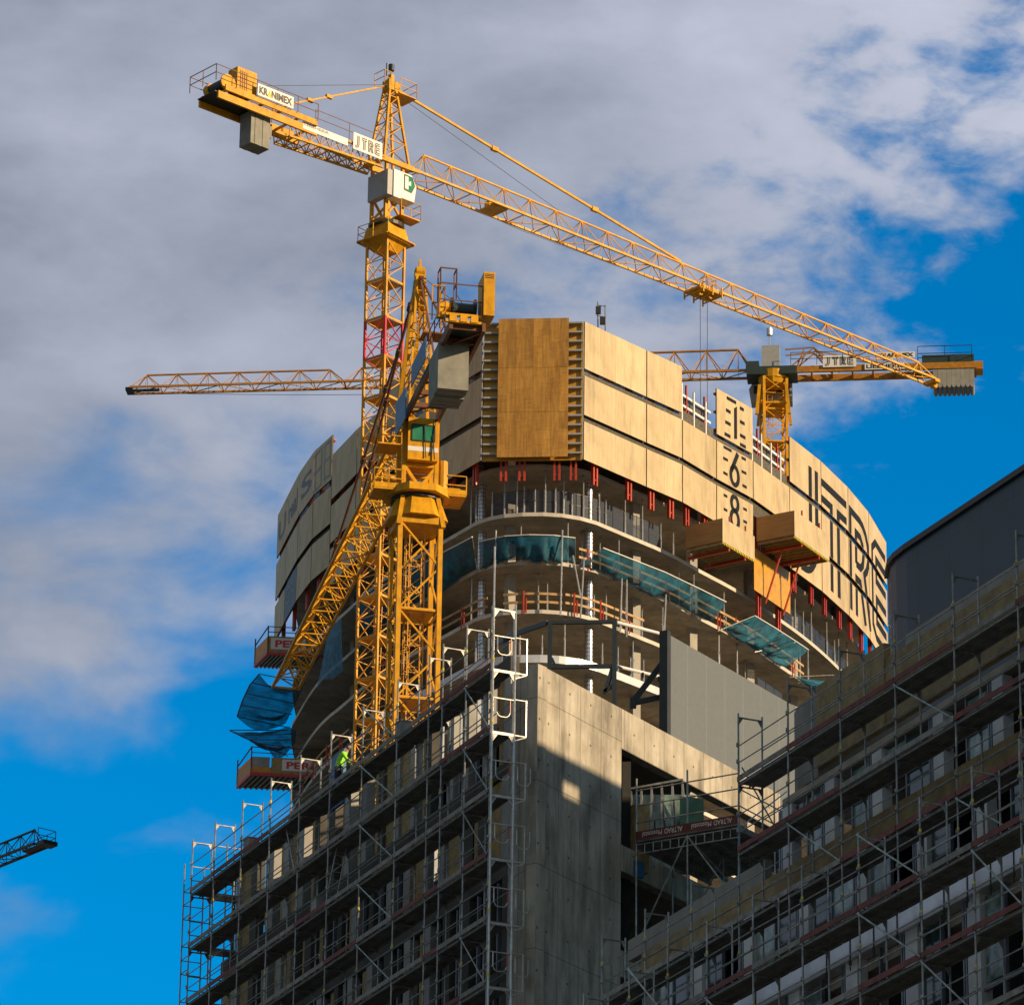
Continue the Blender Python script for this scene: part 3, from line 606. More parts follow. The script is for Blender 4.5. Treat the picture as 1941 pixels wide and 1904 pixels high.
A_ = rim(2, [z6(x) for x in (295, 450, 600, 750, 880)], -.02, .1); net('safety_net', A_, outw(A_, .9, 1.35), 'teal net curtain hung across the flat front of the storey, sagging in folds', .7, rip=.22, seed=3, nu=40)
A_ = rim(2, [z6(x) for x in (390, 520, 680, 760)], -.3, .25); net('safety_net', A_, outw(A_, .9, .95), 'folded lower strip of teal net bunched in front of the net curtain', .9, rip=.26, seed=13, rope=False, nu=24)
A_ = rim(2, [z6(x) for x in (870, 1100, 1300, 1500, 1650)], -.05, -.1); C_ = outw(rim(2, [z6(x) for x in (1040, 1200, 1400, 1600, 1745)], 0, 0), 2.0, .85); net('safety_net', A_, C_, 'long teal safety net stretched outward above the curved timber rail', .75, rip=.16, seed=5)
A_ = rim(2, [z7(x) for x in (395, 520, 640, 700)], -.05, -.1); C_ = outw(rim(2, [z7(x) for x in (560, 690, 800, 900)], 0, 0), 1.7, 1.1); net('safety_net', A_, C_, 'teal safety net slung below the orange hanging panel', .9, rip=.18, seed=6)
A_ = rim(2, [z7(x) for x in (900, 980, 1060, 1140)], -.05, -.2); C_ = outw(rim(2, [z7(x) for x in (1120, 1180, 1240, 1320)], 0, 0), 1.6, 1.2); net('safety_net', A_, C_, 'small ragged teal net at the far right end of the tower rim', .7, rip=.15, seed=7)
A_ = rim(2, [700, 760, 800, 850, z6(270)], -.05, 0); C_ = outw(A_, 1.8, 1.5); net('safety_net', A_, C_, 'teal safety net left of the front corner behind the yellow crane mast', 1.1, rip=.15, seed=8)
# long hanging poles in front of the rims
hp = [(z6(387), 470, z6(372), 925), (z6(802), 470, z6(790), 1003), (z6(938), 640, z6(915), 1022), (z6(1175), 750, z6(1163), 1112), (z6(1205), 760, z6(1203), 1138), (z6(868), 628, z6(915), 880), (z6(1450), 870, z6(1440), 1110)]
for k, (u0, v0, u1, v1) in enumerate(hp):
    g6 = lambda y: (1100+y/2.588)*.7839
    Y = edge_at(u0, ST[2], -.9).y; o = B().tube(PY(u0, g6(v0), Y), PY(u1, g6(v1), Y), .055, 6).obj('outrigger_pole', 'galv'); tag(o, f'long steel pole hanging outside the tower rim, {ORD[k]} of those tied to the teal nets', 'pole', 'long poles hanging outside the tower rim')
# ---------------------------------------------------------------- orange steel platforms on the left
def peri(corner, dn, dl, ln, wd, h, lb, blue=False):
    # corner = lower near-left corner, dl along the long side (to the right), dn towards the back
    dl = Vector((*dl, 0)).normalized(); dn = Vector((*dn, 0)).normalized(); p = Vector(corner); z = Vector((0, 0, 1))
    t = thing('cantilever_platform', lb, 'loading platform', tuple(p), 0, 'orange steel platforms on the shaded side of the tower')
    fb = B(); q = [p, p+dl*ln, p+dl*ln+dn*wd, p+dn*wd]; fb.prism([tuple(x.xy) for x in q], p.z, p.z+.1); fb.obj('floor', 'dk', t)
    rb = B()
    for a, c in ((q[0], q[1]), (q[0], q[3])): rb.bar(a+z*.02, c+z*.02, .14, .2)
    rb.obj('edge_beam', 'redy', t)
    jb = B()
    for k in range(14): a = p+dl*(ln*(k+.5)/14); jb.bar(a-z*.06, a+dn*wd-z*.06, .12, .1)
    jb.obj('joist', 'galvd', t)
    lp = B(); lp.quadthick(q[3]+z*.13, q[0]+z*.13, q[0]+z*h, q[3]+z*h, .06); lp.obj('end_panel', 'orange', t)
    sp = B(); s0 = .0 if not blue else ln*.26
    sp.quadthick(p+dl*s0+z*.13, p+dl*(ln*.9)+z*.13, p+dl*(ln*.9)+z*h, p+dl*s0+z*h, .05); sgn = sp.obj('side_panel', 'osb', t)
    if blue:
        B().quadthick(p+z*.55+dl*.05, p+dl*(s0-.1)+z*.55, p+dl*(s0-.1)+z*h, p+z*h+dl*.05, .03).obj('mesh_infill', 'pier', t); B().bar(p+z*.35, p+dl*s0+z*.35, .06, .4).obj('kick_board', 'orange', t)
    nn = dl.cross(z).normalized(); tx = B(); x0 = .35 if not blue else ln*.43
    bd = B(); bw = 2.3; bd.quadthick(p+dl*(x0-.15)+z*.35+nn*.02, p+dl*(x0+bw)+z*.35+nn*.02, p+dl*(x0+bw)+z*(h-.12)+nn*.02, p+dl*(x0-.15)+z*(h-.12)+nn*.02, .015); bo = bd.obj('banner', 'signw', t)
    put_text(tx, 'PERI', p+dl*(x0+.15)+z*.5+nn*.02, dl, z, 1.85, h-.78, .01, .035); tx.obj('lettering', 'redy', bo)
    gb = B()
    for a in (q[0], q[3], q[1]): gb.tube(a, a+z*(h+.75), .05, 5)
    for hh in (h+.3, h+.7):
        gb.tube(q[0]+z*hh, q[1]+z*hh, .035, 5)
    gb.tube(q[0]+z*(h+.7), q[3]+z*(h+.25), .05, 5); gb.obj('handrail', 'rust', t)
    return t
gA = lambda x, y: ((540+x/3.967)*.7839, (1480+y/3.967)*.7839)
def plat(cx, cy, Y, topy, lx, ly, rx, lb, blue):
    u, v = gA(cx, cy); p = PY(u, v, Y); h = PY(gA(cx, topy)[0], gA(cx, topy)[1], Y).z-p.z
    u2, v2 = gA(lx, ly); back_ = PZ(u2, v2, p.z); ur, vr = gA(rx, 0); dn = back_-p
    perp = Vector((-dn.y, dn.x)); perp = Vector((.99, .10))
    ln = (rx-cx)/3.967/ (11700/(Y*.93+p.z*.366)); return peri(p, (dn.x, dn.y), tuple(perp), ln, dn.length, h, lb, blue)
plat(425, 395, 318.5, 225, 300, 520, 960, 'upper orange platform on the left, its white banner half hidden by the crane jib', False)
plat(265, 1550, 318.5, 1380, 130, 1680, 1000, 'lower orange platform with banner and open bluish end bay above the scaffold', True)
# blue sagging nets hanging out on the left
def gp(x, y, Y): u, v = gA(x, y); return PY(u, v, Y)
net('safety_net', [gp(790, 640, 320), gp(740, 780, 320), gp(680, 900, 320), gp(600, 1060, 321)], [gp(345, 590, 318), gp(250, 700, 318), gp(180, 850, 318), gp(130, 1000, 318)], 'big translucent blue net billowing out from the left side of the tower', 1.5, 'netd', seed=9, rip=.10, nu=36, nv=16)
net('safety_net', [gp(620, 1090, 321), gp(700, 1140, 321), gp(690, 1250, 321), gp(600, 1360, 321)], [gp(60, 1130, 318), gp(200, 1200, 318), gp(320, 1250, 318), gp(430, 1290, 318)], 'smaller pointed blue net hanging just below the big blue net', .8, 'netd', seed=10, rip=.1, nu=30)
net('safety_net', [gp(1150, 560, 305), gp(1050, 640, 307), gp(960, 640, 309), gp(900, 720, 311)], [gp(1130, 60, 303), gp(1080, 100, 305), gp(1040, 140, 307), gp(1000, 200, 309)], 'dark blue net hanging in the shade behind the yellow masts', .3, 'netd', seed=11, rope=False)
# ================================================================ tower cranes (built in their own frame: x along the jib, origin on the slewing ring)
def lattice_mast(b, w, z1, z0, sec, a, r=.075, rd=.04, mi=0, redsec=None, plat=True, pb=None, mr=1, zig=False):
    # square mast of width w turned by a, from z1 down to z0
    cs = [Vector((w/2*sx*math.cos(a)-w/2*sy*math.sin(a), w/2*sx*math.sin(a)+w/2*sy*math.cos(a), 0)) for sx, sy in ((-1, -1), (1, -1), (1, 1), (-1, 1))]
    z = z1; k = 0
    while z > z0:
        zb = max(z-sec, z0); m = mr if redsec is not None and k == redsec else mi
        for i in range(4):
            p, q = cs[i], cs[(i+1) % 4]
            b.bar(V3(p, z), V3(p, zb), r*2, r*2, m, up=(math.cos(a), math.sin(a), 0))
            b.tube(V3(p, zb), V3(q, zb), rd*1.2, 4, m); zm = (z+zb)/2
            s = 1 if (k+i) % 2 else -1
            if zig:
                b.tube(V3(p, z), V3(q, zm), rd, 4, m); b.tube(V3(q, zm), V3(p, zb), rd, 4, m)
                if zig == 2: b.tube(V3(p, zm), V3(q, zm), rd*.5, 4, m)
                continue
            b.tube(V3(p, z), V3(q, zm), rd, 4, m); b.tube(V3(q, zm), V3(p, zb), rd, 4, m); b.tube(V3(p, zm), V3(q, zm), rd*.8, 4, m)
            if i % 2 == 0: b.tube(V3(q, z), V3(p, zm), rd*.7, 4, m)
        b.tube(V3(cs[0], zb), V3(cs[2], zb), rd, 4, m)
        if plat and pb:
            q = [c*.82 for c in cs]; pb.prism([(x.x, x.y) for x in q], zb-.06, zb, 0); e = (cs[1]-cs[0]).normalized()
            pb.bar(V3(cs[0], zb+.02), V3(cs[1], zb+.02), .06, .16); pb.bar(V3(cs[1], zb+.02), V3(cs[2], zb+.02), .06, .16)
            l0 = cs[3]*.5; pb.tube(V3(l0, zb), V3(l0+e*.1, z), .03); pb.tube(V3(l0+e*.4, zb), V3(l0+e*.5, z), .03)
            for j in range(8): pb.tube(V3(l0+e*.05, zb+(z-zb)*j/8), V3(l0+e*.45, zb+(z-zb)*j/8), .02)
        z = zb; k += 1
    return cs
def tri_jib(b, x0, x1, w0, w1, h0, h1, sec, r=.06, rd=.032, mi=0, zb=0., flip=1):
    n = max(2, int(abs(x1-x0)/sec)); X = [x0+(x1-x0)*i/n for i in range(n+1)]
    W_ = [w0+(w1-w0)*i/n for i in range(n+1)]; H_ = [h0+(h1-h0)*i/n for i in range(n+1)]
    P = lambda i, s: Vector((X[i], s*W_[i]/2, zb))
    T = lambda i: Vector(((X[i]+X[min(i+1, n)])/2, 0, zb+(H_[i]+H_[min(i+1, n)])/2))
    for i in range(n):
        for s in (-1, 1):
            b.bar(P(i, s), P(i+1, s), r*2, r*2, mi); b.tube(P(i, s), T(i), rd, 4, mi); b.tube(T(i), P(i+1, s), rd, 4, mi)
            b.tube((P(i, s)+P(i+1, s))/2, T(i), rd*.6, 4, mi)
        if i < n-1: b.tube(T(i), T(i+1), r*1.15, 6, mi)
        b.tube(P(i, -1), P(i, 1), rd, 4, mi); b.tube(P(i, -1) if i % 2 else P(i, 1), P(i+1, 1) if i % 2 else P(i+1, -1), rd, 4, mi)
    b.tube(P(n, -1), P(n, 1), r, 4, mi)
    b.tube(T(0), P(0, 1), rd*1.3, 4, mi); b.tube(T(0), P(0, -1), rd*1.3, 4, mi); b.tube(T(n-1), P(n, 1), rd*1.3, 4, mi); b.tube(T(n-1), P(n, -1), rd*1.3, 4, mi)
    return T, n
def rail(b, pts, h=1.05, r=.026, step=1.5, mid=True, base=0.):
    pts = [Vector(p) for p in pts]
    for p, q in zip(pts, pts[1:]):
        n = max(1, round((q-p).length/step))
        for k in range(n+1): x = p+(q-p)*k/n; b.tube(x, x+Vector((0, 0, h)), r)
        for z in ((h, h*.5) if mid else (h,)): b.tube(p+Vector((0, 0, z)), q+Vector((0, 0, z)), r)
def sign(t, name, x0, x1, y, z0, z1, txt, side=-1, slope=0., col='signw', word_=None, tm='black', bold=.03):
    # upright board on the side of a counter jib, readable from that side
    b = B(); R_ = Vector((1, 0, 0)) if side < 0 else Vector((-1, 0, 0)); a = Vector((x0, y, z0)) if side < 0 else Vector((x1, y, z0)); Wd = x1-x0
    b.quadthick(a, a+R_*Wd, a+R_*Wd+Vector((0, 0, z1-z0)), a+Vector((0, 0, z1-z0)), .05, 0); o = b.obj(name, col, t, world=False)
    n = R_.cross(Vector((0, 0, 1))); tb_ = B(); H = z1-z0
    if word_:
        LLt = LET(); gap = .05; lw = (Wd*.9)/4
        for i in range(4):
            for s_ in LLt[i]:
                for p in stroke([(Wd*.06+i*lw+x*lw*.8, H*.14+yv*H*.72) for x, yv in s_], H*.062): 
                    P = [a+R_*v[0]+Vector((0, 0, v[1]))+n*.012 for v in p]
                    if (P[1]-P[0]).cross(P[2]-P[0]).dot(n) < 0: P = P[::-1]
                    tb_.add(P, [(0, 1, 2, 3)])
    else: put_text(tb_, txt, a+R_*Wd*.04+Vector((0, 0, H*.18)), R_, (0, 0, 1), Wd*.92, H*.64, .012, bold)
    tb_.obj('lettering', tm, o, world=False); return o
def crane(piv, az, label, mast_w, mast_a, coll, jibL, cjL, kind, redsec=None, z0=0.):
    t = thing('tower_crane', label, 'crane', piv, az, 'tower cranes on the site'); return t
# ---- crane 1: tall crane with the cathead, jib running right
piv1 = PY(735, 318, 290); tip1 = PZ(1768, 724, piv1.z); az1 = math.atan2(tip1.y-piv1.y, tip1.x-piv1.x); J1 = (tip1-piv1).length
t = thing('tower_crane', 'tallest yellow tower crane with pointed head, its long jib reaching down to the right', 'crane', tuple(piv1), az1, 'tower cranes on the site')
ca = Vector((math.cos(-az1), math.sin(-az1), 0))
g = lambda z: z                 # heights below the jib foot
ZC = PY(735, 466, 290).z-piv1.z  # top of the mast proper
mb = B(); pb = B(); lattice_mast(mb, 1.72, ZC, -piv1.z+.3, 2.76, rad(-39.6)-az1, .075, .042, 0, redsec=2, pb=pb); mast = mb.obj('mast', ['yel2', 'redy'], t, world=False); pb.obj('rest_platform', 'yel2', mast, world=False)
fb = B(); fb.box((0, 0, -piv1.z+.2), 6, 6, .4); fb.obj('foundation', 'gray', t, world=False)
rb = B(); zs0 = PY(735, 450, 290).z-piv1.z; zs1 = PY(735, 432, 290).z-piv1.z
a1_ = rad(-39.6)-az1+rad(45)
def frustum(b, r0, z0, r1, z1, n=4, ang=0., mi=0, cx=0, cy=0):
    vs = [(cx+r*math.cos(ang+2*math.pi*i/n), cy+r*math.sin(ang+2*math.pi*i/n), z) for r, z in ((r0, z0), (r1, z1)) for i in range(n)]
    b.add(vs, [(i, (i+1) % n, n+(i+1) % n, n+i) for i in range(n)]+[tuple(range(n))[::-1], tuple(range(n, 2*n))], mi)
frustum(rb, .8, ZC-.55, 1.55, ZC+.15, 4, a1_); frustum(rb, 1.55, ZC+.15, 1.3, zs1-.1, 4, a1_); rb.obj('mast_head', 'yel', t, world=False)
rb = B(); frustum(rb, 1.2, zs1-.1, 1.2, zs1+.15, 20); rb.obj('slewing_ring', 'dk', t, world=False)
rb = B(); e = 1.85
q = [Vector((math.cos(a1_+k*math.pi/2)*1.85, math.sin(a1_+k*math.pi/2)*1.85, ZC+.15)) for k in range(4)]
for k in range(4): rb.bar(q[k], q[(k+1) % 4], .25, .08)
rail(rb, [q[1], q[2], q[3]], 1.1); rb.obj('climbing_platform', 'yel', t, world=False)
# slewing frame under the cab
zc0 = PY(735, 398, 290).z-piv1.z; zc1 = PY(735, 340, 290).z-piv1.z; cab0 = PY(735, 386, 290).z-piv1.z
rb = B(); frustum(rb, 1.2, zs1+.15, 1.1, zs1+.5, 4, rad(45)); 
for sx in (-.7, .7):
    for sy in (-.7, .7): rb.bar((sx, sy, zs1+.4), (sx, sy, .2), .2, .2, up=(1, 0, 0))
for sy in (-.7, .7): rb.bar((-.7, sy, zs1+.5), (.7, sy, zc0+.9), .14, .14); rb.bar((.7, sy, zs1+.5), (-.7, sy, zc0+.9), .14, .14)
for sy in (-.85, .85): rb.bar((-1.3, sy, .05), (1.5, sy, .05), .22, .35)
for sx in (-1.1, 1.3): rb.bar((sx, -.85, .05), (sx, .85, .05), .22, .3)
rb.obj('slewing_column', 'yel', t, world=False)
rb = B(); rb.box((.75, -1.1, zs1+.45), 1.7, 1.0, .08); rail(rb, [(-.1, -1.6, zs1+.45), (1.6, -1.6, zs1+.45), (1.6, -.6, zs1+.45)], 1.15); rb.obj('access_platform', 'yel', t, world=False)
# white cab with a glazed front corner, on the camera side of the column
cb = B(); H = zc1-cab0+.15
def cabshape(b, x0, x1, y0, y1, z0, z1, nose=.35, mi=0):
    vs = [(x0, y0, z0), (x1-nose*.5, y0, z0), (x1-nose*.5, y1, z0), (x0, y1, z0), (x0, y0, z1), (x1-.4, y0, z1), (x1-.4, y1, z1), (x0, y1, z1), (x1, y0, z0+(z1-z0)*.62), (x1, y1, z0+(z1-z0)*.62)]
    b.add(vs, [(3, 2, 1, 0), (4, 5, 6, 7), (0, 1, 8, 5, 4), (1, 2, 9, 8), (8, 9, 6, 5), (2, 3, 7, 6, 9), (3, 0, 4, 7)], mi)
cabshape(cb, -.75, 1.2, -1.55, -.75, cab0-.2, zc1); cab = cb.obj('cab', 'white', t, world=False)
wb = B(); zz = cab0+.55
vs = [(.15, -1.565, zz), (.78, -1.565, zz-.05), (1.05, -1.565, zz+.5), (.82, -1.565, zz+1.05), (.15, -1.565, zz+1.1)]
wb.add(vs, [(0, 1, 2, 3, 4)]); win = wb.obj('window', 'glassg', cab, world=False)
wb = B()
for a_1, b_1 in zip(vs, vs[1:]+vs[:1]): wb.tube(a_1, b_1, .03)
wb.quadthick((.2, -1.58, zz+.1), (.5, -1.58, zz+.08), (.48, -1.58, zz+1.0), (.2, -1.58, zz+1.0), .01, 1); wb.quadthick((.5, -1.585, zz+.4), (.72, -1.585, zz+.42), (.7, -1.585, zz+.75), (.52, -1.585, zz+.65), .01, 1); wb.obj('window_frame', ['dk', 'white'], win, world=False)
bb = B(); bb.box((-.98, -.45, (cab0+zc1)/2-.1), .45, 2.0, H-.1); bb.obj('switch_cabinet', 'grayb', t, world=False)
# cathead
hb = B(); topz = PY(735, 172, 290).z-piv1.z
legs = [(-1.0, -.8), (1.15, -.8), (1.15, .8), (-1.0, .8)]; tops = [(-.25, -.3), (.3, -.3), (.3, .3), (-.25, .3)]
lp = lambda i, k: Vector((legs[i][0]+(tops[i][0]-legs[i][0])*k, legs[i][1]+(tops[i][1]-legs[i][1])*k, .2+(topz-.2)*k))
for i in range(4):
    hb.bar(lp(i, 0), lp(i, 1), .15, .15, up=(1, 0, 0)); K = [0, .28, .52, .74, .9, 1]
    for k0, k1 in zip(K, K[1:]):
        hb.tube(lp(i, k0), lp((i+1) % 4, k1), .042); hb.tube(lp(i, k1), lp((i+1) % 4, k1), .042)
hb.box((.05, 0, topz+.3), .8, .7, .7); hb.tube((-.25, 0, topz+.4), (.6, 0, topz+.4), .38, 10); hb.box((.1, 0, topz+.9), .3, .3, .6)
head = hb.obj('cathead', 'yel', t, world=False)
pb = B(); pb.box((1.0, 0, topz-.3), 1.5, 1.5, .06); rail(pb, [(.3, -.75, topz-.3), (1.75, -.75, topz-.3), (1.75, .75, topz-.3), (.3, .75, topz-.3)], 1.1); pb.obj('head_platform', 'yel', t, world=False); pb = B(); rail(pb, [(-.3, -.5, topz+.1), (-.9, -.5, topz+.1), (-.9, .5, topz+.1)], 1.0); pb.obj('head_platform', 'yel', t, world=False)
lb_ = B(); lb_.tube((.1, 0, topz+1.2), (.1, 0, topz+1.55), .04, 6); frustum(lb_, .2, topz+1.5, .2, topz+1.95, 10, 0, 0, .1, 0); lb_.tube((-.3, 0, topz+1.0), (-.3, 0, topz+1.95), .05, 6); lb_.obj('beacon', 'steel', t, world=False)
# jib and its hangers
jb = B(); T, n = tri_jib(jb, 1.9, J1-.3, 1.9, 1.15, 1.95, 1.1, 2.35, .075, .042); jib = jb.obj('jib', 'yel2', t, world=False)
jf = B()
for s in (-.95, .95): B().bar((1.2, s*.9, 0), (1.95, s, 0), .18, .25).obj('jib_pin', 'yel', jib, world=False)
jf.box((J1-.1, 0, -.05), .5, 1.2, .25); jf.tube((J1+.1, -.2, -.25), (J1+.1, .2, -.25), .22, 10); jf.obj('jib_end_fitting', 'yel', jib, world=False)
pbx = B(); ph = Vector((.4, 0, topz+.3))
def u2x(u):  # jib position that stands at picture column u
    best = min(range(0, 1000), key=lambda k: abs(prj(piv1+(tip1-piv1)*(k/1000))[0]-u)); return J1*best/1000
xa = u2x(1290); Ti = Vector((xa, 0, 1.95-.85*(xa/J1)+.12)); pbx.bar(ph, Ti, .13, .16)
for fr in (.34, .69): q = ph+(Ti-ph)*fr; pbx.box(q, .55, .25, .3)
pbx.obj('jib_pendant', 'yel', t, world=False)
rb = B(); rb.tube((.4, 0, topz), (xa*.6, .1, 1.7), .018); rb.tube((J1-.5, 0, -.1), (12, 0, -.75), .016); rb.tube((12, 0, -.75), (1.5, 0, -.3), .016)
rb.obj('hoist_rope', 'rope', t, world=False)
def trolley(x, ropes=0., par=t, nm='trolley', hh=1.0):
    b = B(); b.box((x, 0, -.12), 2.2, 1.6, .14); 
    for sx in (-.9, 0, .9):
        for sy in (-.95, .95): b.bar((x+sx, sy, -.55), (x+sx, sy, .3), .09, .09, up=(1, 0, 0))
        b.tube((x+sx, -.9, -.35), (x+sx, .9, -.35), .06)
    for sx in (-.5, .5): b.tube((x+sx, -.3, -.2), (x+sx, .3, -.2), .28, 12)
    b.box((x, .75, .15), .9, .4, .5); rail(b, [(x-1.1, -.95, -.35), (x-1.1, -1.5, -.35), (x-.2, -1.5, -.35), (x-.2, -.95, -.35)], .7)
    o = b.obj(nm, 'yel', par, world=False)
    if ropes:
        r = B()
        for sx in (-.35, .35):
            for sy in (-.06,): r.tube((x+sx, sy, -.3), (x+sx*.8, sy, -ropes), .022)
        r.obj('hook_rope', 'rope', o, world=False)
        h_ = B(); h_.box((x, 0, -ropes-.4), .5, .3, .9); h_.tube((x, 0, -ropes-.8), (x+.1, 0, -ropes-1.4), .08); h_.obj('hook_block', 'yel', o, world=False)
    return o
trolley(u2x(1333), 26.)
xt = u2x(935); tb2 = B(); tb2.box((xt, 0, -.05), 1.3, 1.5, .12); tb2.box((xt-.2, .1, .25), .6, .5, .45); tb2.tube((xt+.3, -.3, .12), (xt+.3, .3, .12), .2, 10); tb2.obj('rope_winch', 'yel', t, world=False)
# counter jib
LC = 15.4; XC = lambda u: -(735-u)/(735-370)*LC
cb = B(); xs_ = -LC
for s in (-.95, .95):
    cb.bar((xs_+.2, s, -.1), (XC(570), s, -.1), .16, .5); cb.bar((XC(570), s, .25), (-1.1, s, .12), .14, .14); cb.bar((XC(520), s*.8, -.95), (-1.1, s*.8, -.55), .14, .14)
n_ = 9
for k in range(n_):
    xa_, xb_ = XC(520)+(-1.1-XC(520))*k/n_, XC(520)+(-1.1-XC(520))*(k+1)/n_; za, zb_ = -.95+.4*k/n_, -.95+.4*(k+1)/n_
    for s in (-.95, .95): cb.tube((xa_, s, .2), (xb_, s*.8, zb_), .04); cb.tube((xa_, s*.8, za), (xa_, s, .2), .04); cb.tube((xa_, s*.8, za), (xb_, s, .2), .03)
    cb.tube((xa_, -.76, za), (xb_, .76, zb_), .045); cb.tube((xa_, -.8, za), (xa_, .8, za), .045)
cb.obj('counter_jib', 'yel', t, world=False)
db = B(); db.box(((xs_+XC(470))/2, 0, .1), XC(470)-xs_, 1.8, .06)
db.obj('deck_plate', 'dk', t, world=False)
wbm = B()
for s in (-1.2, 1.2): wbm.bar((xs_+.6, s, .45), (XC(565), s, .45), .12, .4)
for k in range(6): x = xs_+.8+k*1.5; wbm.bar((x, -1.2, .35), (x, 1.2, .35), .12, .14)
wbm.obj('winch_frame', 'yel', t, world=False)
rl = B(); rail(rl, [(XC(565), -1.35, .6), (xs_-.3, -1.35, .6), (xs_-.3, 1.35, .6), (XC(565), 1.35, .6)], 1.15, .03, 1.6); rl.obj('handrail', 'rust', t, world=False); rl = B(); rail(rl, [(XC(565), -1.1, .3), (-1.4, -1.1, .3)], 1.15, .026, 3.2); rl.obj('handrail', 'rust', t, world=False)
wd = B(); wd.tube((xs_+1.0, -.9, .95), (xs_+1.0, .6, .95), .42, 16); wn = wd.obj('winch_drum', 'dk', t, world=False)
wd = B(); frustum(wd, .6, -.06, .6, .06, 18); 
wd.v = [(xs_+1.0+v[0], -.95+v[2], .95+v[1]) for v in wd.v]; wd.box((xs_+1.7, -.8, .8), .9, .3, .5); wd.tube((xs_+1.0, .6, .95), (xs_+1.0, 1.0, .95), .5, 14); wd.obj('winch_flange', 'yel', wn, world=False)
eb = B(); x0, x1 = XC(410), XC(448); eb.box(((x0+x1)/2, -.55, 1.55), x1-x0, .95, 1.65); el = eb.obj('electric_cabinet', 'yel', t, world=False)
lv = B()
for k in range(4): lv.box((x0+.25+k*.17, -1.035, 1.5), .07, .02, 1.3)
lv.obj('louvre', 'rust', el, world=False)
bx = B(); bx.box(((XC(542)+XC(632))/2, -1.0, .05), XC(632)-XC(542), .08, .5); bx.obj('side_board', 'signw', t, world=False)
wbw = B(); put_text(wbw, 'LIEBHERR', (XC(544), -1.045, .05), (1, 0, 0), (0, 0, 1), 2.1, .2, .012, .03); wbw.obj('worn_lettering', 'pier', t, world=False)
sign(t, 'banner', XC(443), XC(514), -1.42, .66, 1.49, 'KR  NIMEX', bold=.045)
tri = B(); x_ = XC(443)+(XC(514)-XC(443))*.272; tri.add([(x_, -1.435, .81), (x_+.36, -1.435, .81), (x_+.18, -1.435, 1.34)], [(0, 1, 2)]); tri.obj('logo_triangle', 'yb', t, world=False)
sign(t, 'sign_board', XC(641), XC(700), -1.15, -.3, .9, None, word_=True)
wb_ = B(); xw0, xw1 = XC(448), XC(486)
for k in range(5): w_ = (xw1-xw0)/5; wb_.box((xw0+w_*(k+.5), 0, -1.2), w_*.93, 1.15+.05*(k % 2), 2.3)
wb_.box((xw1+.12, -.1, -.9), .3, .6, 1.0); wb_.obj('counterweight', 'gray', t, world=False)
cp = B(); xq = XC(563)
cp.bar((-.2, 0, topz+.3), (xq-1.0, -.0, 1.9), .08, .1)
for s in (-.9, .9): cp.bar((xq-.9, 0, 1.95), (xq-3.4, s, .4), .06, .08)
for fr in (.62, .82): cp.box(Vector((-.2, 0, topz+.3))*(1-fr)+Vector((xq-1.0, 0, 1.9))*fr, .5, .2, .22)
cp.obj('counter_jib_pendant', 'yel', t, world=False)
rb = B(); rb.tube((-.4, -.3, topz+.2), (XC(480), -.4, 2.2), .02); rb.obj('guy_rope', 'rope', t, world=False)
# ---- crane 2: nearer crane, jib pointing away, counter jib towards us
piv2 = PY(793, 800, 258); tip2 = PZ(540, 1306, piv2.z); az2 = math.atan2(tip2.y-piv2.y, tip2.x-piv2.x); J2 = (tip2-piv2).length
t = thing('tower_crane', 'yellow tower crane with green cab window, its jib pointing away down to the left', 'crane', tuple(piv2), az2, 'tower cranes on the site')
zz2 = lambda v, Y=258: PY(795, v, Y).z-piv2.z
mb = B(); pb = B(); mt = zz2(1003); lattice_mast(mb, 2.35, mt, -piv2.z+.3, 5.3, rad(13)-az2, .13, .07, pb=pb, zig=True)
cs_ = None; mast = mb.obj('mast', 'yel', t, world=False)
ib = B(); lattice_mast(ib, .9, mt-.5, mt-30, 1.6, rad(13)-az2, .03, .022, plat=False, zig=True); ib.obj('ladder_cage', 'yel2', mast, world=False)
pb.obj('rest_platform', 'yel2', mast, world=False); fb = B(); fb.box((0, 0, -piv2.z+.2), 7, 7, .4); fb.obj('foundation', 'gray', t, world=False)
hb = B(); a0 = rad(13)-az2+rad(45); zt2 = zz2(952); frustum(hb, 1.85, mt-.1, 1.85, mt+.35, 4, a0); frustum(hb, 1.85, mt+.35, 1.42, zt2-.1, 8, a0+rad(22.5)); 
for k in range(4): a = a0+k*math.pi/2; hb.bar((1.85*math.cos(a), 1.85*math.sin(a), mt-.3), (1.45*math.cos(a), 1.45*math.sin(a), zt2-.1), .25, .25, up=(0, 0, 1) if 0 else (1, 0, 0))
hb.obj('mast_head', 'yel', t, world=False)
rb = B(); frustum(rb, 1.5, zt2-.12, 1.5, zt2+.1, 22); rb.obj('slewing_ring', 'dk', t, world=False)
rb = B(); zt3 = zz2(940); frustum(rb, 2.0, zt2+.1, 2.0, zt3+.15, 8, rad(22.5)); 
zc = zz2(893)
for sx in (-.85, .85):
    for sy in (-.95, .95): rb.bar((sx, sy, zt3), (sx, sy, .1), .24, .24, up=(1, 0, 0))
for sx in (-.85, .85): rb.bar((sx, -.95, zc), (sx, 0, zt3+.15), .18, .18, up=(1, 0, 0)); rb.bar((sx, .95, zc), (sx, 0, zt3+.15), .18, .18, up=(1, 0, 0)); rb.bar((sx, -.95, zc), (sx, .95, zc), .2, .2, up=(0, 0, 1))
rb.obj('slewing_column', 'yel', t, world=False)
pb = B(); 
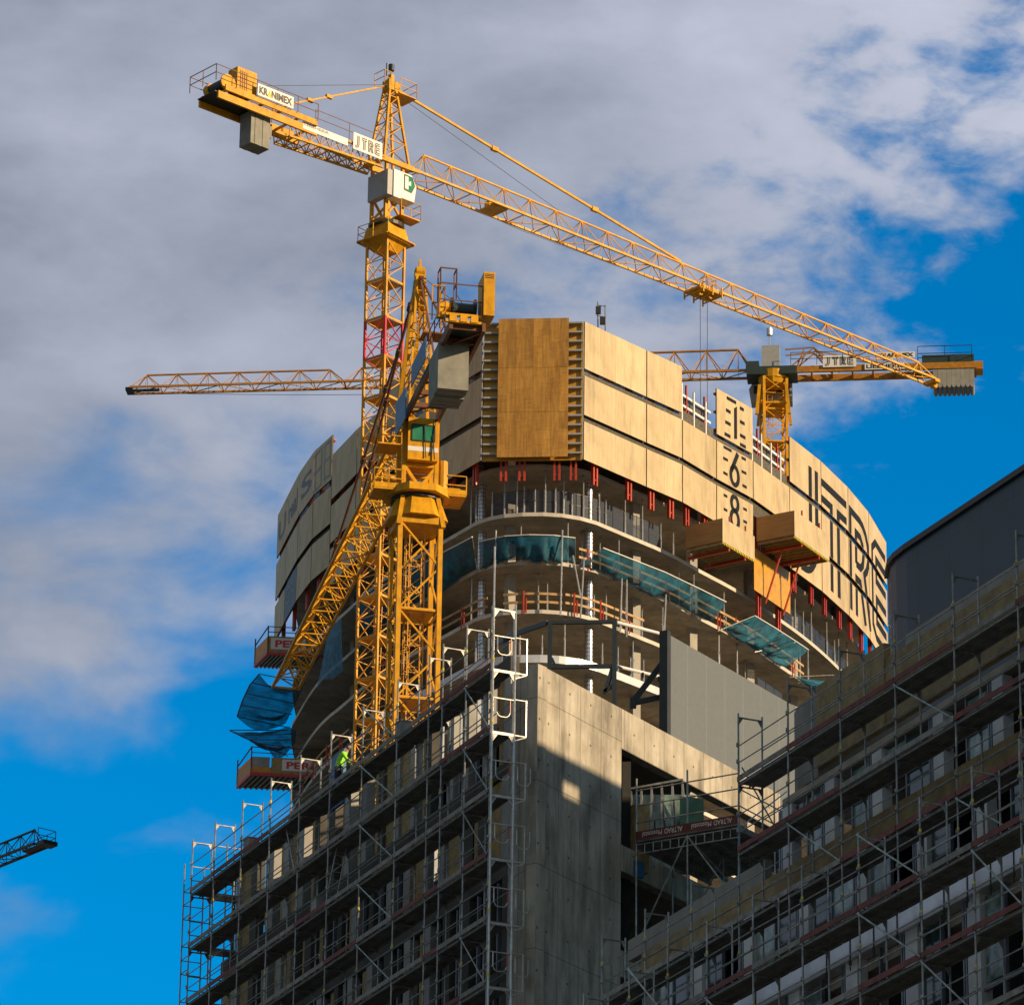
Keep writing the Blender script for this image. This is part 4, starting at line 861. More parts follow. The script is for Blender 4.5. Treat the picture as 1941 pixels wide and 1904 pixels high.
for (y0, y1, x0, x1) in ((1.0, 2.7, -1.2, .6), (-2.7, -1.2, -1.0, 1.0)):
    pb = B(); pb.box(((x0+x1)/2, (y0+y1)/2, zt3-.15), x1-x0, y1-y0, .1); rail(pb, [(x0, y0, zt3-.1), (x0, y1, zt3-.1), (x1, y1, zt3-.1), (x1, y0, zt3-.1)], 1.15, .04, 1.1)
    pb.box((x0, (y0+y1)/2, zt3+.05), .05, abs(y1-y0), .3); pb.obj('access_platform', 'yel', t, world=False)
pb = B(); rail(pb, [(-1.4, 1.2, zc+1.0), (-1.4, 2.6, zc+1.0), (.3, 2.6, zc+1.0)], 1.0, .035); pb.box((-.6, 1.9, zc+1.0), 1.6, 1.3, .08)
pb.obj('access_platform', 'yel', t, world=False)
mo = B(); frustum(mo, .28, zt3+.1, .28, zt3+1.9, 10, 0, 0, -.8, -1.35); mo.obj('slewing_motor', 'yel', t, world=False)
zw0 = zz2(893); zw1 = zz2(805)
cb = B(); cb.box((-.35, -.05, (zw0+zw1)/2), 2.1, 1.75, zw1-zw0-.3); cab = cb.obj('cab', 'yel', t, world=False)
wz = zz2(836)-.5; wz1 = zz2(809)-.5; wb = B(); xq = -1.41
wb.box((xq, -.05, (wz+wz1)/2), .02, 1.25, wz1-wz); win = wb.obj('window', 'glassg', cab, world=False)
wf = B(); hw = .66; zm = (wz+wz1)/2; hh = (wz1-wz)/2+.05
for y0_1, z0_1, y1_1, z1_1 in ((-hw, -hh, hw, -hh), (hw, -hh, hw, hh), (hw, hh, -hw, hh), (-hw, hh, -hw, -hh), (-.02, -hh, -.02, hh)): wf.tube((xq-.01, y0_1-.05, zm+z0_1), (xq-.01, y1_1-.05, zm+z1_1), .045)
wf.obj('window_frame', 'dk', win, world=False)
st = B(); zst = zz2(868); st.box((xq+.005, -.05, zst), .02, 1.76, .28); st.obj('white_stripe', 'white', cab, world=False)
cbl = B(); cbl.tube((xq-.06, -.1, wz1), (xq-.08, -.2, zw0+.3), .03); cbl.tube((xq-.06, -.75, wz1+.5), (xq-.1, -.55, zw0+.5), .03); cbl.tube((xq-.06, -.6, wz+.3), (xq-.12, -.7, zw0+.2), .04); cbl.obj('cable', 'dk', cab, world=False)
# cathead with ladder, leaning lattice
apz = PY(797, 502, 258).z-piv2.z; ax_ = .55
hb = B(); L4 = [(.7, -.75), (.7, .75)]
for s in (-1, 1):
    hb.bar((1.1, .75*s, .2), (ax_, .22*s, apz-.6), .17, .17, up=(1, 0, 0)); hb.bar((-1.1, .75*s, .2), (ax_-.35, .22*s, apz-.6), .13, .13, up=(1, 0, 0))
for k in range(9):
    k0, k1 = k/9, (k+1)/9
    P = lambda s, k_, f_=1: Vector(((1.1 if f_ else -1.1)*(1-k_)+(ax_-(0 if f_ else .35))*k_, s*(.75*(1-k_)+.22*k_), .2+(apz-.8)*k_))
    for f0 in (0, 1): hb.tube(P(-1, k0, f0), P(1, k1, f0), .04); hb.tube(P(-1, k1, f0), P(1, k1, f0), .04)
    for s in (-1, 1): hb.tube(P(s, k0, 0), P(s, k1, 1), .04); hb.tube(P(s, k1, 0), P(s, k1, 1), .035)
hb.bar((ax_+.05, 0, apz-2.6), (ax_, 0, apz-.1), .62, .42, up=(1, 0, 0)); hb.tube((ax_, -.25, apz-.2), (ax_, .25, apz-.2), .3, 12); hb.box((ax_, 0, apz+.25), .14, .14, .6)
for s in (-1, 1): hb.bar((ax_, .25*s, apz-.8), (5.5, .35*s, 1.9), .2, .2)
for k in range(7): q0, q1 = Vector((ax_, .25, apz-.8)), Vector((5.5, .35, 1.9)); q = q0+(q1-q0)*((k+.5)/7); r = q0+(q1-q0)*((k+1)/7); hb.tube(q, Vector((q.x, -q.y, q.z)), .04); hb.tube(q, Vector((r.x, -r.y, r.z)), .035)
hb.obj('cathead', 'yel', t, world=False)
pb = B(); pz = apz-4.9; pb.box((-.9, -.55, pz), 1.3, 1.3, .1); rail(pb, [(-.3, -1.15, pz), (-1.5, -1.15, pz), (-1.5, .1, pz), (-.3, .1, pz)], 1.15, .035); pb.obj('head_platform', 'rust', t, world=False); pz2 = apz-2.4; pb = B()
rail(pb, [(-.2, -.95, pz2), (-1.0, -.95, pz2), (-1.0, -1.9, pz2), (-.2, -1.9, pz2)], 1.9, .05, 2); pb.obj('head_platform', 'rust', t, world=False)
jb = B(); T, n = tri_jib(jb, 2.0, J2-.3, 2.15, 1.75, 1.9, 1.1, 2.1, .085, .052); jb.obj('jib', 'yel', t, world=False)
jp = B()
for (xa, y0) in ((J2*.42, .12), (J2*.80, -.12)):
    q0 = Vector((ax_, y0, apz-.5)); q1 = Vector((xa, y0, 1.7-.6*xa/J2)); jp.tube(q0, q1, .085, 6)
    for fr in (.12, .3, .5, .75): q = q0+(q1-q0)*fr; d_ = (q1-q0).normalized(); jp.tube(q-d_*.3, q+d_*.3, .19, 6)
jp.obj('jib_pendant', 'rust', t, world=False)
LC = 14.6
cb = B()
for s in (-.92, .92): cb.bar((-LC, s, -.15), (-1.0, s, -.15), .2, .5)
for k in range(7): x = -LC+.3+k*1.9; cb.bar((x, -.92, -.15), (x, .92, -.15), .14, .28)
for k in range(5): x = -LC+2+k*2.2; cb.tube((x, -.9, -.2), (x+2.2, .9, -.2), .06)
cb.bar((-LC+.3, -.9, -.3), (-LC+3, .9, -.3), .1, .1)
cb.obj('counter_jib', 'rust', t, world=False)
db = B(); db.box((-LC+2.2, 0, .12), 4.4, 1.8, .05); db.obj('deck_plate', 'dgreen', t, world=False)
eb = B()
for y in (-.35, .25, .85): eb.box((-LC-.12, y, .2), .16, .4, .42)
eb.box((-LC-.05, .25, .42), .2, 2.0, .14); eb.box((-LC-.05, .25, .02), .2, 2.0, .14); eb.obj('end_beam', 'yel', t, world=False)
wd = B(); wd.tube((-LC+1.0, -.5, 1.2), (-LC+1.0, .7, 1.2), .4, 18); wn = wd.obj('winch_drum', 'dgreen', t, world=False)
wd = B()
for y in (-.55, .75): wd.tube((-LC+1.0, y-.04, 1.2), (-LC+1.0, y+.04, 1.2), .66, 20)
wd.obj('drum_flange', 'dk', wn, world=False); wd = B(); wd.box((-LC+.8, 1.35, 1.0), .8, .4, .75); wd.tube((-LC+.8, .85, 1.2), (-LC+.8, 1.3, 1.2), .33, 12); wd.bar((-LC+.1, 1.6, .3), (-LC+.1, 1.6, 1.9), .1, .1, up=(1, 0, 0)); wd.bar((-LC+.1, 1.6, .4), (-LC+.1, .95, .4), .1, .25); wd.obj('winch_motor', 'yel', wn, world=False)
eb = B(); eb.box((-LC+.5, -1.12, 1.75), 1.7, .62, 2.6); el = eb.obj('electric_cabinet', 'yel', t, world=False)
lv = B()
for k in range(3): lv.box((-LC-.36, -1.12, 2.9-.1*k), .02, .5, .04)
lv.obj('louvre', 'dk', el, world=False)
rl = B(); rail(rl, [(-LC-.1, -.8, .3), (-LC-.1, 1.65, .3)], 1.95, .04, 2.5); rail(rl, [(-LC-.1, 1.3, .2), (-LC+3, 1.3, .2), (-2, 1.2, .2)], 1.15, .03); rail(rl, [(-LC+1.5, -1.25, .2), (-2, -1.15, .2)], 1.15, .03, 1.6); rl.obj('handrail', 'rust', t, world=False)
rl = B(); rail(rl, [(-LC+2.2, 1.6, 1.0), (-LC+2.2, .9, 1.0), (-LC+3.2, .9, 1.0)], 2.1, .045, 1.0); rl.obj('maintenance_frame', 'yel', t, world=False)
hz_ = B(); hz_.tube((-LC+1.3, -.3, 1.2), (-LC+2.2, .2, 2.6), .02); hz_.tube((-LC+1.3, -.3, 1.2), (ax_, 0, apz-.4), .018); hz_.obj('hoist_rope', 'rope', t, world=False)
wb_ = B()
for k in range(7): wb_.box((-12.0+k*.40, .30, -1.58-.04*(k % 2)), .37, 1.72, 2.75-.06*(k % 3))
wb_.obj('counterweight', 'gray', t, world=False)
sb = B(); sb.quadthick((-9.6, 1.36, -.1), (-5.2, 1.36, -.1), (-5.2, 1.36, 1.2), (-9.6, 1.36, 1.2), .06); sb.obj('banner', 'bluebox', t, world=False)
sb = B(); sb.quadthick((-3.6, 1.36, -1.3), (-.4, 1.36, -1.3), (-.4, 1.36, .9), (-3.6, 1.36, .6), .06); sb.obj('sign_board', 'bluebox', t, world=False)
cp = B(); cp.bar((ax_-.2, 0, apz-.6), (-9, .8, .3), .1, .12); cp.bar((ax_-.2, 0, apz-.6), (-9, -.8, .3), .1, .12); cp.obj('counter_jib_pendant', 'rust', t, world=False)
# ---- crane 3: flat-top crane behind the tower
def flat_top():
    piv = PY(1466, 708, 372); tip = PZ(242, 740, piv.z); az = math.atan2(tip.y-piv.y, tip.x-piv.x); J = (tip-piv).length
    t = thing('tower_crane', 'flat-topped crane behind the tower with level jib and scalloped counterweights', 'crane', tuple(piv), az, 'tower cranes on the site')
    zz = lambda v: PY(1466, v, 372).z-piv.z
    mb = B(); pb = B(); mt = zz(722); lattice_mast(mb, 1.9, mt, -piv.z+.3, 2.9, rad(6)-az, .11, .055, pb=pb); m_ = mb.obj('mast', 'yel', t, world=False); pb.obj('rest_platform', 'yel', m_, world=False)
    cb_ = B(); zcb = zz(770); 
    for s in ((-1.3, -1.1), (-1.3, 1.1), (1.3, 1.1), (1.3, -1.1)): cb_.bar((s[0]*1.05, s[1]*1.15, zcb-1.2), (s[0]*.85, s[1], zcb+1.5), .25, .25, up=(1, 0, 0))
    frustum(cb_, 1.6, zcb-.15, 1.5, zcb+.05, 4, rad(45)); cb_.obj('climbing_collar', 'yel', t, world=False)
    fb = B(); fb.box((0, 0, -piv.z+.2), 6, 6, .4); fb.obj('foundation', 'gray', t, world=False)
    rb = B(); frustum(rb, 1.25, mt-.05, 1.35, zz(709), 20); frustum(rb, 1.05, mt-.45, 1.25, mt-.05, 8); rb.obj('slewing_ring', 'yel', t, world=False)
    hb = B(); hb.box((.2, 0, 1.35), 1.5, 1.3, 1.9); hb.obj('tower_head', 'grayb', t, world=False)
    cb_ = B(); cabshape(cb_, -1.5, 2.1, -2.3, -1.05, zz(752), zz(712)); cabn = cb_.obj('cab', 'grayb', t, world=False)
    gb = B(); gb.box((.2, -1.04, (zz(752)+zz(712))/2+.15), 3.0, .02, .7); gb.obj('window', 'pane', cabn, world=False)
    eb = B(); eb.box((.1, .1, -.15), 4.2, 2.2, .7); eb.box((1.7, .7, .35), 1.1, .9, .7); eb.obj('machinery_box', 'dgreen', t, world=False)
    bc = B(); bc.tube((.3, 0, 2.0), (.3, 0, 3.6), .05, 6); frustum(bc, .25, 3.5, .25, 4.1, 10, 0, 0, .3, 0); bc.obj('beacon', 'galv', t, world=False)
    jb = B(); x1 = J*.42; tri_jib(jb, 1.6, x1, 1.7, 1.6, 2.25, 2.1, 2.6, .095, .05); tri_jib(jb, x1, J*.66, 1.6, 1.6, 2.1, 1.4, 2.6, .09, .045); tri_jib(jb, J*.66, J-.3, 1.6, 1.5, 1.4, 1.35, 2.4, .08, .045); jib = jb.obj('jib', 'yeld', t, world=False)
    te = B(); te.box((J-.2, 0, -.05), .6, 1.2, .25); te.box((J-1.6, 0, -.02), 2.2, .35, .14); te.obj('jib_end_fitting', 'dk', jib, world=False)
    rb = B(); m1 = J*.5
    for k in range(12):
        xa, xb = 2+(J-3)*k/12, 2+(J-3)*(k+1)/12; f1 = lambda x: -.25-.75*math.sin(math.pi*(x-2)/(J-3)); rb.tube((xa, 0, f1(xa)), (xb, 0, f1(xb)), .022)
    rb.obj('hoist_rope', 'rope', t, world=False)
    LC = (PZ(1850, 690, piv.z)-piv).length; X = lambda u: -(u-1466)/(1850-1466)*LC
    cj = B()
    for s in (-.95, .95): cj.bar((-1, s, -.1), (-LC, s, -.1), .25, .55)
    for k in range(9): x = -1.5-k*1.7; cj.bar((x, -.95, -.1), (x, .95, -.1), .14, .3)
    for xa, xb, za, zb in ((-1.2, -3.4, .1, 2.0), (-3.4, -4.9, 2.0, .1), (-4.9, -3.4, .1, 2.0), (-1, -3.4, 1.9, 2.05), (-1.9, -2.6, .1, 1.9), (-3.4, -5.5, 2.0, .2)):
        for s in (-.6, .6): cj.tube((xa, s, za), (xb, s, zb), .07)
    cj.tube((-3.4, 0, 2.0), (-12, -.7, .3), .07); cj.tube((-3.4, 0, 1.6), (-9, .7, .3), .06)
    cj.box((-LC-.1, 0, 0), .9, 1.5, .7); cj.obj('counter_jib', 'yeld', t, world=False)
    rl = B(); rail(rl, [(-1.5, 1.2, .2), (-8, 1.2, .2)], 1.15, .03, 2); rail(rl, [(X(1740), 1.2, .3), (X(1842), 1.2, .3), (X(1842), -1.2, .3)], 1.3, .035, 2.2); rail(rl, [(X(1740), -1.2, .3), (X(1842), -1.2, .3)], 1.3, .035, 2.2); rl.obj('handrail', 'steel', t, world=False)
    bb = B()
    for k in range(9):
        x = X(1768)+(X(1846)-X(1768))*(k+.5)/9; w_ = abs(X(1846)-X(1768))/9*.97
        vs = []; out = [(-w_/2, .55), (w_/2, .55), (w_/2, -.95)]+[(w_/2*math.cos(a), -.95-.3*math.sin(a)) for a in [math.pi*j/6 for j in range(1, 6)]]+[(-w_/2, -.95)]
        n_ = len(out); vs = [(x+a, 1.0, -.75+c*1.05) for a, c in out]+[(x+a, -1.0, -.75+c*1.05) for a, c in out]
        bb.add(vs, [tuple(range(n_)), tuple(range(n_, 2*n_))[::-1]]+[(i, n_+i, n_+(i+1) % n_, (i+1) % n_) for i in range(n_)])
    bb.obj('counterweight', 'gray', t, world=False); bb = B(); bb.box(((X(1748)+X(1846))/2, -.3, .75), abs(X(1846)-X(1748)), 1.6, .7); bb.obj('upper_ballast', 'dgreen', t, world=False)
    sign(t, 'sign_board', X(1624), X(1561), 1.2, -.05, 1.0, None, side=1, word_=True)
    sign(t, 'banner', X(1735), X(1663), 1.22, .6, 1.15, 'KRANIMEX', side=1, bold=.045)
    sign(t, 'side_board', X(1715), X(1640), 1.18, -.35, .2, 'LIEBHERR', side=1)
flat_top()
# ---- crane 4: dark jib end poking in at lower left
def far_jib():
    tip = PY(93, 1584, 330); d0 = PY(0, 1622, 330); piv = PZ(-560, 1860, tip.z-.5); az = math.atan2(tip.y-piv.y, tip.x-piv.x); J = (tip-piv).length
    # shorter crane so that its mast stands just outside the picture
    dirv = (tip-piv).normalized(); J = 42; piv = tip-dirv*J; t = thing('tower_crane', 'dark silhouetted crane jib end reaching in from the lower left edge', 'crane', tuple(piv), az, 'tower cranes on the site')
    jb = B(); tri_jib(jb, 1.5, J-1.0, 1.3, 1.2, 1.35, 1.35, 1.75, .085, .04); jb.obj('jib', 'dk', t, world=False)
    te = B(); rail(te, [(J-3.6, .75, 0), (J-.3, .75, 0), (J-.3, -.75, 0)], 1.0, .03, 1.1); te.box((J-.2, 0, -.1), .9, 1.2, .3); te.box((J-2, .2, .02), 2.4, .7, .1); te.obj('jib_end_fitting', 'dk', t, world=False)
    mb = B(); lattice_mast(mb, 1.8, -.6, -piv.z+.3, 3, 0, .09, .045, plat=False); mb.obj('mast', 'yel', t, world=False)
    hb = B(); frustum(hb, 1.5, -.9, 1.5, .1, 12); hb.box((0, 0, .9), 1.5, 1.5, 1.6); hb.obj('tower_head', 'yel', t, world=False)
    cj = B(); cj.box((-6, 0, 0), 11, 1.6, .4); cj.obj('counter_jib', 'yel', t, world=False); wb = B(); wb.box((-10, 0, -1.2), 2, 1.3, 2.2); wb.obj('counterweight', 'gray', t, world=False)
far_jib()
# ================================================================ near buildings and their scaffolds
DA = Vector((-.4, .917)).normalized(); NI = Vector((DA.y, -DA.x)); DB = Vector((.544, .839)).normalized(); NB = Vector((DB.y, -DB.x))
class Line:
    def __init__(s, p, d): s.p = Vector(p); s.d = Vector(d).normalized()
    def at(s, t, z=0.): q = s.p+s.d*t; return Vector((q.x, q.y, z))
    def s(s, u, v=1500): q = PP(u, v, (s.p.x, s.p.y, 0), s.d); return (q.xy-s.p).dot(s.d)
    def z(s, u, v): return PP(u, v, (s.p.x, s.p.y, 0), s.d).z
    def off(s, k): return Line(s.p+Vector((s.d.y, -s.d.x))*k, s.d)
LA = Line((-1.33, 141), DA); LAf = Line((.87, 140), DA); LB = Line((.87, 140), DB)
L1 = Line((12.59, 112), DA); L1f = L1.off(1.25); L2 = L1.off(-3.4); L2f = L2.off(1.25)
def slab_wall(b, ln, s0, s1, z0, z1, th=.25, mi=0, off=0.):
    a = ln.at(s0); c = ln.at(s1); n = Vector((ln.d.y, -ln.d.x, 0)); a = a+n*off; c = c+n*off
    b.prism([(a.x, a.y), (c.x, c.y), (c.x+n.x*th, c.y+n.y*th), (a.x+n.x*th, a.y+n.y*th)], z0, z1, mi); return b
def scaffold(lb, ln, ss, levels, tops, group=None, w=.73, wall=.35, braces=(), red=(), seed=1, base=0., ladders=(), r=.027, low=None, ends=False):
    rnd = random.Random(seed); ss = sorted(ss); n2 = Vector((ln.d.y, -ln.d.x, 0))
    t = thing('scaffold', lb, 'scaffold', tuple(ln.at(ss[0], base)), 0, group or 'facade scaffolds')
    tp = lambda k: tops[k] if isinstance(tops, (list, tuple)) else tops
    for k, s in enumerate(ss):
        b = B(); zt = tp(k); po = ln.at(s); pi = po+n2*w
        for p in (po, pi):
            b.tube(V3(p, base), V3(p, zt), r, 6)
            z = zt-1.95
            while z > max(base, levels[-1]-2): b.tube(V3(p, z), V3(p, z+.12), r*1.5, 6); z -= 2
        z = zt-.12
        while z > levels[-1]-.3:
            b.tube(V3(po, z), V3(pi, z), r*.95, 5)
            for p, sg in ((po, 1), (pi, -1)):
                g = [V3(p, z-.02), V3(p, z-.24), V3(p+n2*.14*sg, z-.02)]; b.add([g[0]+ln_d3(ln)*.008, g[1]+ln_d3(ln)*.008, g[2]+ln_d3(ln)*.008, g[0]-ln_d3(ln)*.008, g[1]-ln_d3(ln)*.008, g[2]-ln_d3(ln)*.008], [(0, 1, 2), (5, 4, 3), (0, 3, 4, 1), (1, 4, 5, 2), (2, 5, 3, 0)])
            z -= 2
        zz_ = zt-.9
        while zz_ > levels[-1]-2:
            if rnd.random() < .8: b.tube(V3(po, zz_), V3(po, zz_+.1), r*1.25, 6, 1)
            b.box(V3(po-n2*.03, zz_-.5), .07, .1, .09); b.box(V3(po-n2*.03, zz_-.02-.0), .07, .1, .09); zz_ -= 2
        b.obj('standard_frame', ['galvd', 'yb'], t)
    for j, z in enumerate(levels):
        act = [k for k in range(len(ss)-1) if tp(k) > z+1.5 and tp(k+1) > z+1.5]
        if not act: continue
        db = B(); tb_ = B(); gb = B()
        for k in act:
            a, c = ln.at(ss[k]+.02), ln.at(ss[k+1]-.02)
            for q in (0, .37):
                db.bar(V3(a+n2*(q+.18), z-.03), V3(c+n2*(q+.18), z-.03), .335, .055); db.bar(V3(a+n2*(q+.04), z-.07), V3(c+n2*(q+.04), z-.07), .03, .09); db.bar(V3(a+n2*(q+.32), z-.07), V3(c+n2*(q+.32), z-.07), .03, .09)
            db.tube(V3(a, z-.09), V3(c, z-.09), .024, 5, 1)
            m = 1 if ((j, k) in red or rnd.random() < .12) else 0
            o_ = -.045; tb_.bar(V3(a+n2*o_, z+.075), V3(c+n2*o_, z+.075), .03, .15, m)
            gb.tube(V3(a+n2*(w-.02), z+1.0), V3(c+n2*(w-.02), z+1.0), .0185, 5)
            if rnd.random() < .3: gb.tube(V3(a+n2*.7, z+.5), V3(c+n2*.7, z+.5), .0185, 5)
            for hh in (.52, 1.02): gb.tube(V3(a-n2*.04, z+hh+rnd.uniform(-.02, .02)), V3(c-n2*.04, z+hh+rnd.uniform(-.02, .02)), .0185, 5)
        db.obj('deck', ['deck', 'galvd'], t); tb_.obj('toe_board', ['toe', 'toered'], t); gb.obj('guard_rail', 'galvd', t)
    for (k, j) in braces:
        if k+1 < len(ss): bb = B().tube(V3(ln.at(ss[k])-n2*.06, levels[j]+.05), V3(ln.at(ss[k+1])-n2*.06, levels[j]+1.95), .024, 5); bb.obj('brace', 'galvd', t)
    for (k, j, sgn) in ladders:
        a = ln.at(ss[k])+ln_d3(ln)*.7+n2*.36; c = a+ln_d3(ln)*1.1*sgn; bb = B()
        for o in (-.17, .17): bb.tube(V3(a+n2*o, levels[j]), V3(c+n2*o, levels[j]+2.2), .02)
        for q in range(9): x = V3(a, levels[j])+(V3(c, levels[j]+2.2)-V3(a, levels[j]))*(q/9); bb.tube(x-n2*.17, x+n2*.17, .014)
        bb.obj('ladder', 'galv', t)
    return t
def ln_d3(ln): return Vector((ln.d.x, ln.d.y, 0))
# ---------------------------------------------------------------- left wing with shell under scaffold
ZA = LA.z(884, 1300); 
uA = [931, 883, 838, 812, 752, 686, 625, 567, 511, 457, 405, 362]
sA = [LA.s(u, 1300+(931-u)*.68) for u in uA]
levA = [ZA-2*k for k in range(13)]
topsA = [ZA+2.0]*len(uA); topsA[0] = ZA+2.0; topsA[-1] = ZA+2
sc1 = scaffold('tall steel scaffold along the shaded left wing, its top frames catching the sun', LA, sA, levA, topsA,
    braces=[(4, 0), (4, 1), (4, 2), (4, 3), (4, 4), (4, 5), (0, 1), (0, 2), (0, 3), (0, 5), (2, 6), (8, 4)], red=[(0, 1), (0, 0), (0, 8), (0, 9), (3, 2), (3, 3), (2, 6), (4, 5), (1, 0), (1, 1), (5, 1), (5, 7), (2, 9)], seed=4, ladders=[(7, 1, 1), (6, 2, -1), (7, 4, 1), (6, 5, -1), (7, 7, 1), (6, 9, 1)])
# end frames wrapping round the far left corner
eb = B(); n3 = Vector((NI.x, NI.y, 0)); s_end = sA[-1]
for q in (1.3, 2.0): eb.tube(V3(LA.at(s_end)+n3*q, 0), V3(LA.at(s_end)+n3*q, ZA+2), .027, 6)
for j in range(13):
    z = ZA-2*j; eb.bar(V3(LA.at(s_end)+n3*.7, z), V3(LA.at(s_end)+n3*2.0, z), .7, .08)
    for hh in (.5, 1, 1.88): eb.tube(V3(LA.at(s_end)-ln_d3(LA)*-.05, z+hh), V3(LA.at(s_end)+n3*2.0, z+hh), .022, 5)
for q in (0, .73): eb.tube(V3(LA.at(s_end+.75)+n3*q, 0), V3(LA.at(s_end+.75)+n3*q, ZA+1.3), .027, 6)
for j in range(13):
    z = ZA-.75-2*j
    for h in (0, .5, 1.0): eb.tube(V3(LA.at(s_end), z+h), V3(LA.at(s_end+.75), z+h), .02, 5); eb.tube(V3(LA.at(s_end+.75), z+h), V3(LA.at(s_end+.75)+n3*.73, z+h), .02, 5)
eb.obj('end_frame', 'galvd', sc1)
# corner stack with looped gates, standing at the near end of the left scaffold
s0 = LA.s(975, 1400)-.0; pc = LA.at(sA[0]); t = thing('scaffold', 'sunlit scaffold frame stack with U-shaped gates at the concrete corner', 'scaffold', tuple(V3(pc, 0)), 0, 'facade scaffolds')
b = B(); g = B(); br = B()
po = pc-Vector((DA.x, DA.y, 0))*.12; pi = po+n3*.73; pcn = po+n3*1.12
for p in (po, pi): b.tube(V3(p, 0), V3(p, ZA+2.12), .034, 6)
b.tube(V3(po, ZA+2), V3(po, ZA+3.9), .03, 6)
for k in range(14):
    z = ZA-2*k
    b.bar(V3(po, z-.02+1.88), V3(pi, z-.02+1.88), .05, .05); b.tube(V3(po, z-.1), V3(pi, z-.1), .03, 5); b.tube(V3(po, z+1.0), V3(pi, z+1.0), .024, 5); b.tube(V3(pi, z-.12), V3(pcn, z-.12), .03, 5); b.tube(V3(pi, z-.3), V3(pcn, z-.14), .024, 5)
    b.tube(V3(pcn, z-.12), V3(pcn, z+1.05), .024, 5); b.tube(V3(pi, z+1.03), V3(pcn, z+1.03), .02, 5)
    for zz_ in (z+1.86, z-.1):
        for p, sg in ((po, 1), (pi, -1)):
            d3 = Vector((DA.x, DA.y, 0))*.01; q = [V3(p, zz_), V3(p, zz_-.3), V3(p+n3*.2*sg, zz_)]; b.add([x+d3 for x in q]+[x-d3 for x in q], [(0, 1, 2), (5, 4, 3), (0, 3, 4, 1), (1, 4, 5, 2), (2, 5, 3, 0)])
    U = [(.14, 1.0), (.14, .55), (.2, .45), (.28, .42), (.46, .42), (.54, .47), (.59, .57), (.59, 1.0)]
    g = B()
    for (x0, z0_), (x1, z1_) in zip(U, U[1:]): g.tube(V3(po+n3*x0, z+z0_), V3(po+n3*x1, z+z1_), .02, 5, 1 if x0 > .58 else 0)
    g.obj('gate_loop', ['galv', 'red'], t)
    if k >= 2:
        g = B()
        for (x0, z0_), (x1, z1_) in zip(U, U[1:]): g.tube(V3(pi+n3*(x0*.95), z+z0_-.1), V3(pi+n3*(x1*.95), z+z1_-.1), .016, 5)
        g.obj('gate_loop', ['galv', 'red'], t)
    B().tube(V3(po, z+.2), V3(po, z+.3), .04, 6).obj('colour_band', 'yb', t)
b.obj('standard_frame', 'galv', t)
# things left lying on the decks
rc = random.Random(21)
def clutter(ln, s_a, s_b, z, k, lb, grp):
    s = rc.uniform(s_a, s_b); p = ln.at(s, z)+Vector((ln.d.y, -ln.d.x, 0))*rc.uniform(.25, .5); bb = B(); kind = k % 3
    if kind == 0:
        for j in range(rc.randint(3, 6)): bb.bar(p+Vector((0, 0, .03+.055*j))-ln_d3(ln)*rc.uniform(.5, .9), p+Vector((0, 0, .03+.055*j))+ln_d3(ln)*rc.uniform(.5, .9), .22, .05)
        return bb.obj('board_stack', 'timber'), 'stack of boards'
    if kind == 1:
        bb.tube(p+Vector((0, 0, .0)), p+Vector((0, 0, .28)), .13, 10, r2=.16); return bb.obj('bucket', 'dk'), 'bucket'
    bb.box(p+Vector((0, 0, .3)), .5, .4, .6, 0, (ln.d.x, ln.d.y)); bb.box(p+Vector((0, 0, .62)), .54, .44, .04, 0, (ln.d.x, ln.d.y)); return bb.obj('crate', 'pier'), 'crate'
for k in range(9):
    o, w_ = clutter(LA, sA[1]+1+k*2.2, sA[1]+2.5+k*2.2, levA[(k*2) % 4], k, '', ''); tag(o, f'{w_} on the left scaffold, {ORD[k]} from the concrete corner', w_.split()[-1] if w_ != 'stack of boards' else 'boards', 'loose items on the scaffold decks')
# building body
eB = LB.s(1178, 1500); endB = LB.s(1479, 1530); endA = LAf.s(425, 1650)
bA = thing('concrete_wing', 'raw concrete wing with sharp corner and long sunlit roof beam', 'building', (.87, 140, 0))
zt = 51.45; zbot = LB.z(1178, 1418); zf = LB.z(1178, 1600); zf2 = LB.z(1178, 1650)
slab_wall(B(), LB, 0, eB, 0, zt, .35, 0, -.35).obj('corner_pier', 'b_conc', bA)
slab_wall(B(), LB, eB, endB, zbot, zt, .35, 0, -.35).obj('roof_beam', 'b_conc', bA)
zb_l = zf-.05
slab_wall(B(), LB, eB, endB, zf2, zf, .35, 0, -.35).obj('floor_beam', 'b_conc', bA)
for k in (1, 2): slab_wall(B(), LB, eB, endB, zf2-3.4*k, zf-3.4*k, .35, 0, -.35).obj('floor_beam', 'b_conc', bA)
B().quadthick(LAf.at(.0, 0)-n3*.004, LAf.at(2.4, 0)-n3*.004, LAf.at(2.4, zt), LAf.at(0, zt), .3).obj('side_pier', 'b_conc', bA) if 0 else None
sp = B(); a, c = LAf.at(.0), LAf.at(2.1); sp.prism([(a.x-.0, a.y), (a.x+NI.x*.3, a.y+NI.y*.3+.2), (c.x+NI.x*.3, c.y+NI.y*.3), (c.x, c.y)], 0, zt-.004); sp.obj('side_pier', 'b_conc', bA)
mid = LB.at(LB.s(1350, 1550)); poly = [LB.at(.6)+Vector((-.1, .6, 0)), V3(mid)-Vector((NB.x, NB.y, 0))*.4, V3(LAf.at(endA))+n3*9.5, LAf.at(endA)+n3*.3]
poly = [(q.x, q.y) for q in poly]
for z in (zt-.55, zf-.02, zf-3.4, zf-6.8, zf-10.2, zf-13.6, zf-17): B().prism(poly, z-.3, z).obj('floor_slab', 'a_wall', bA)
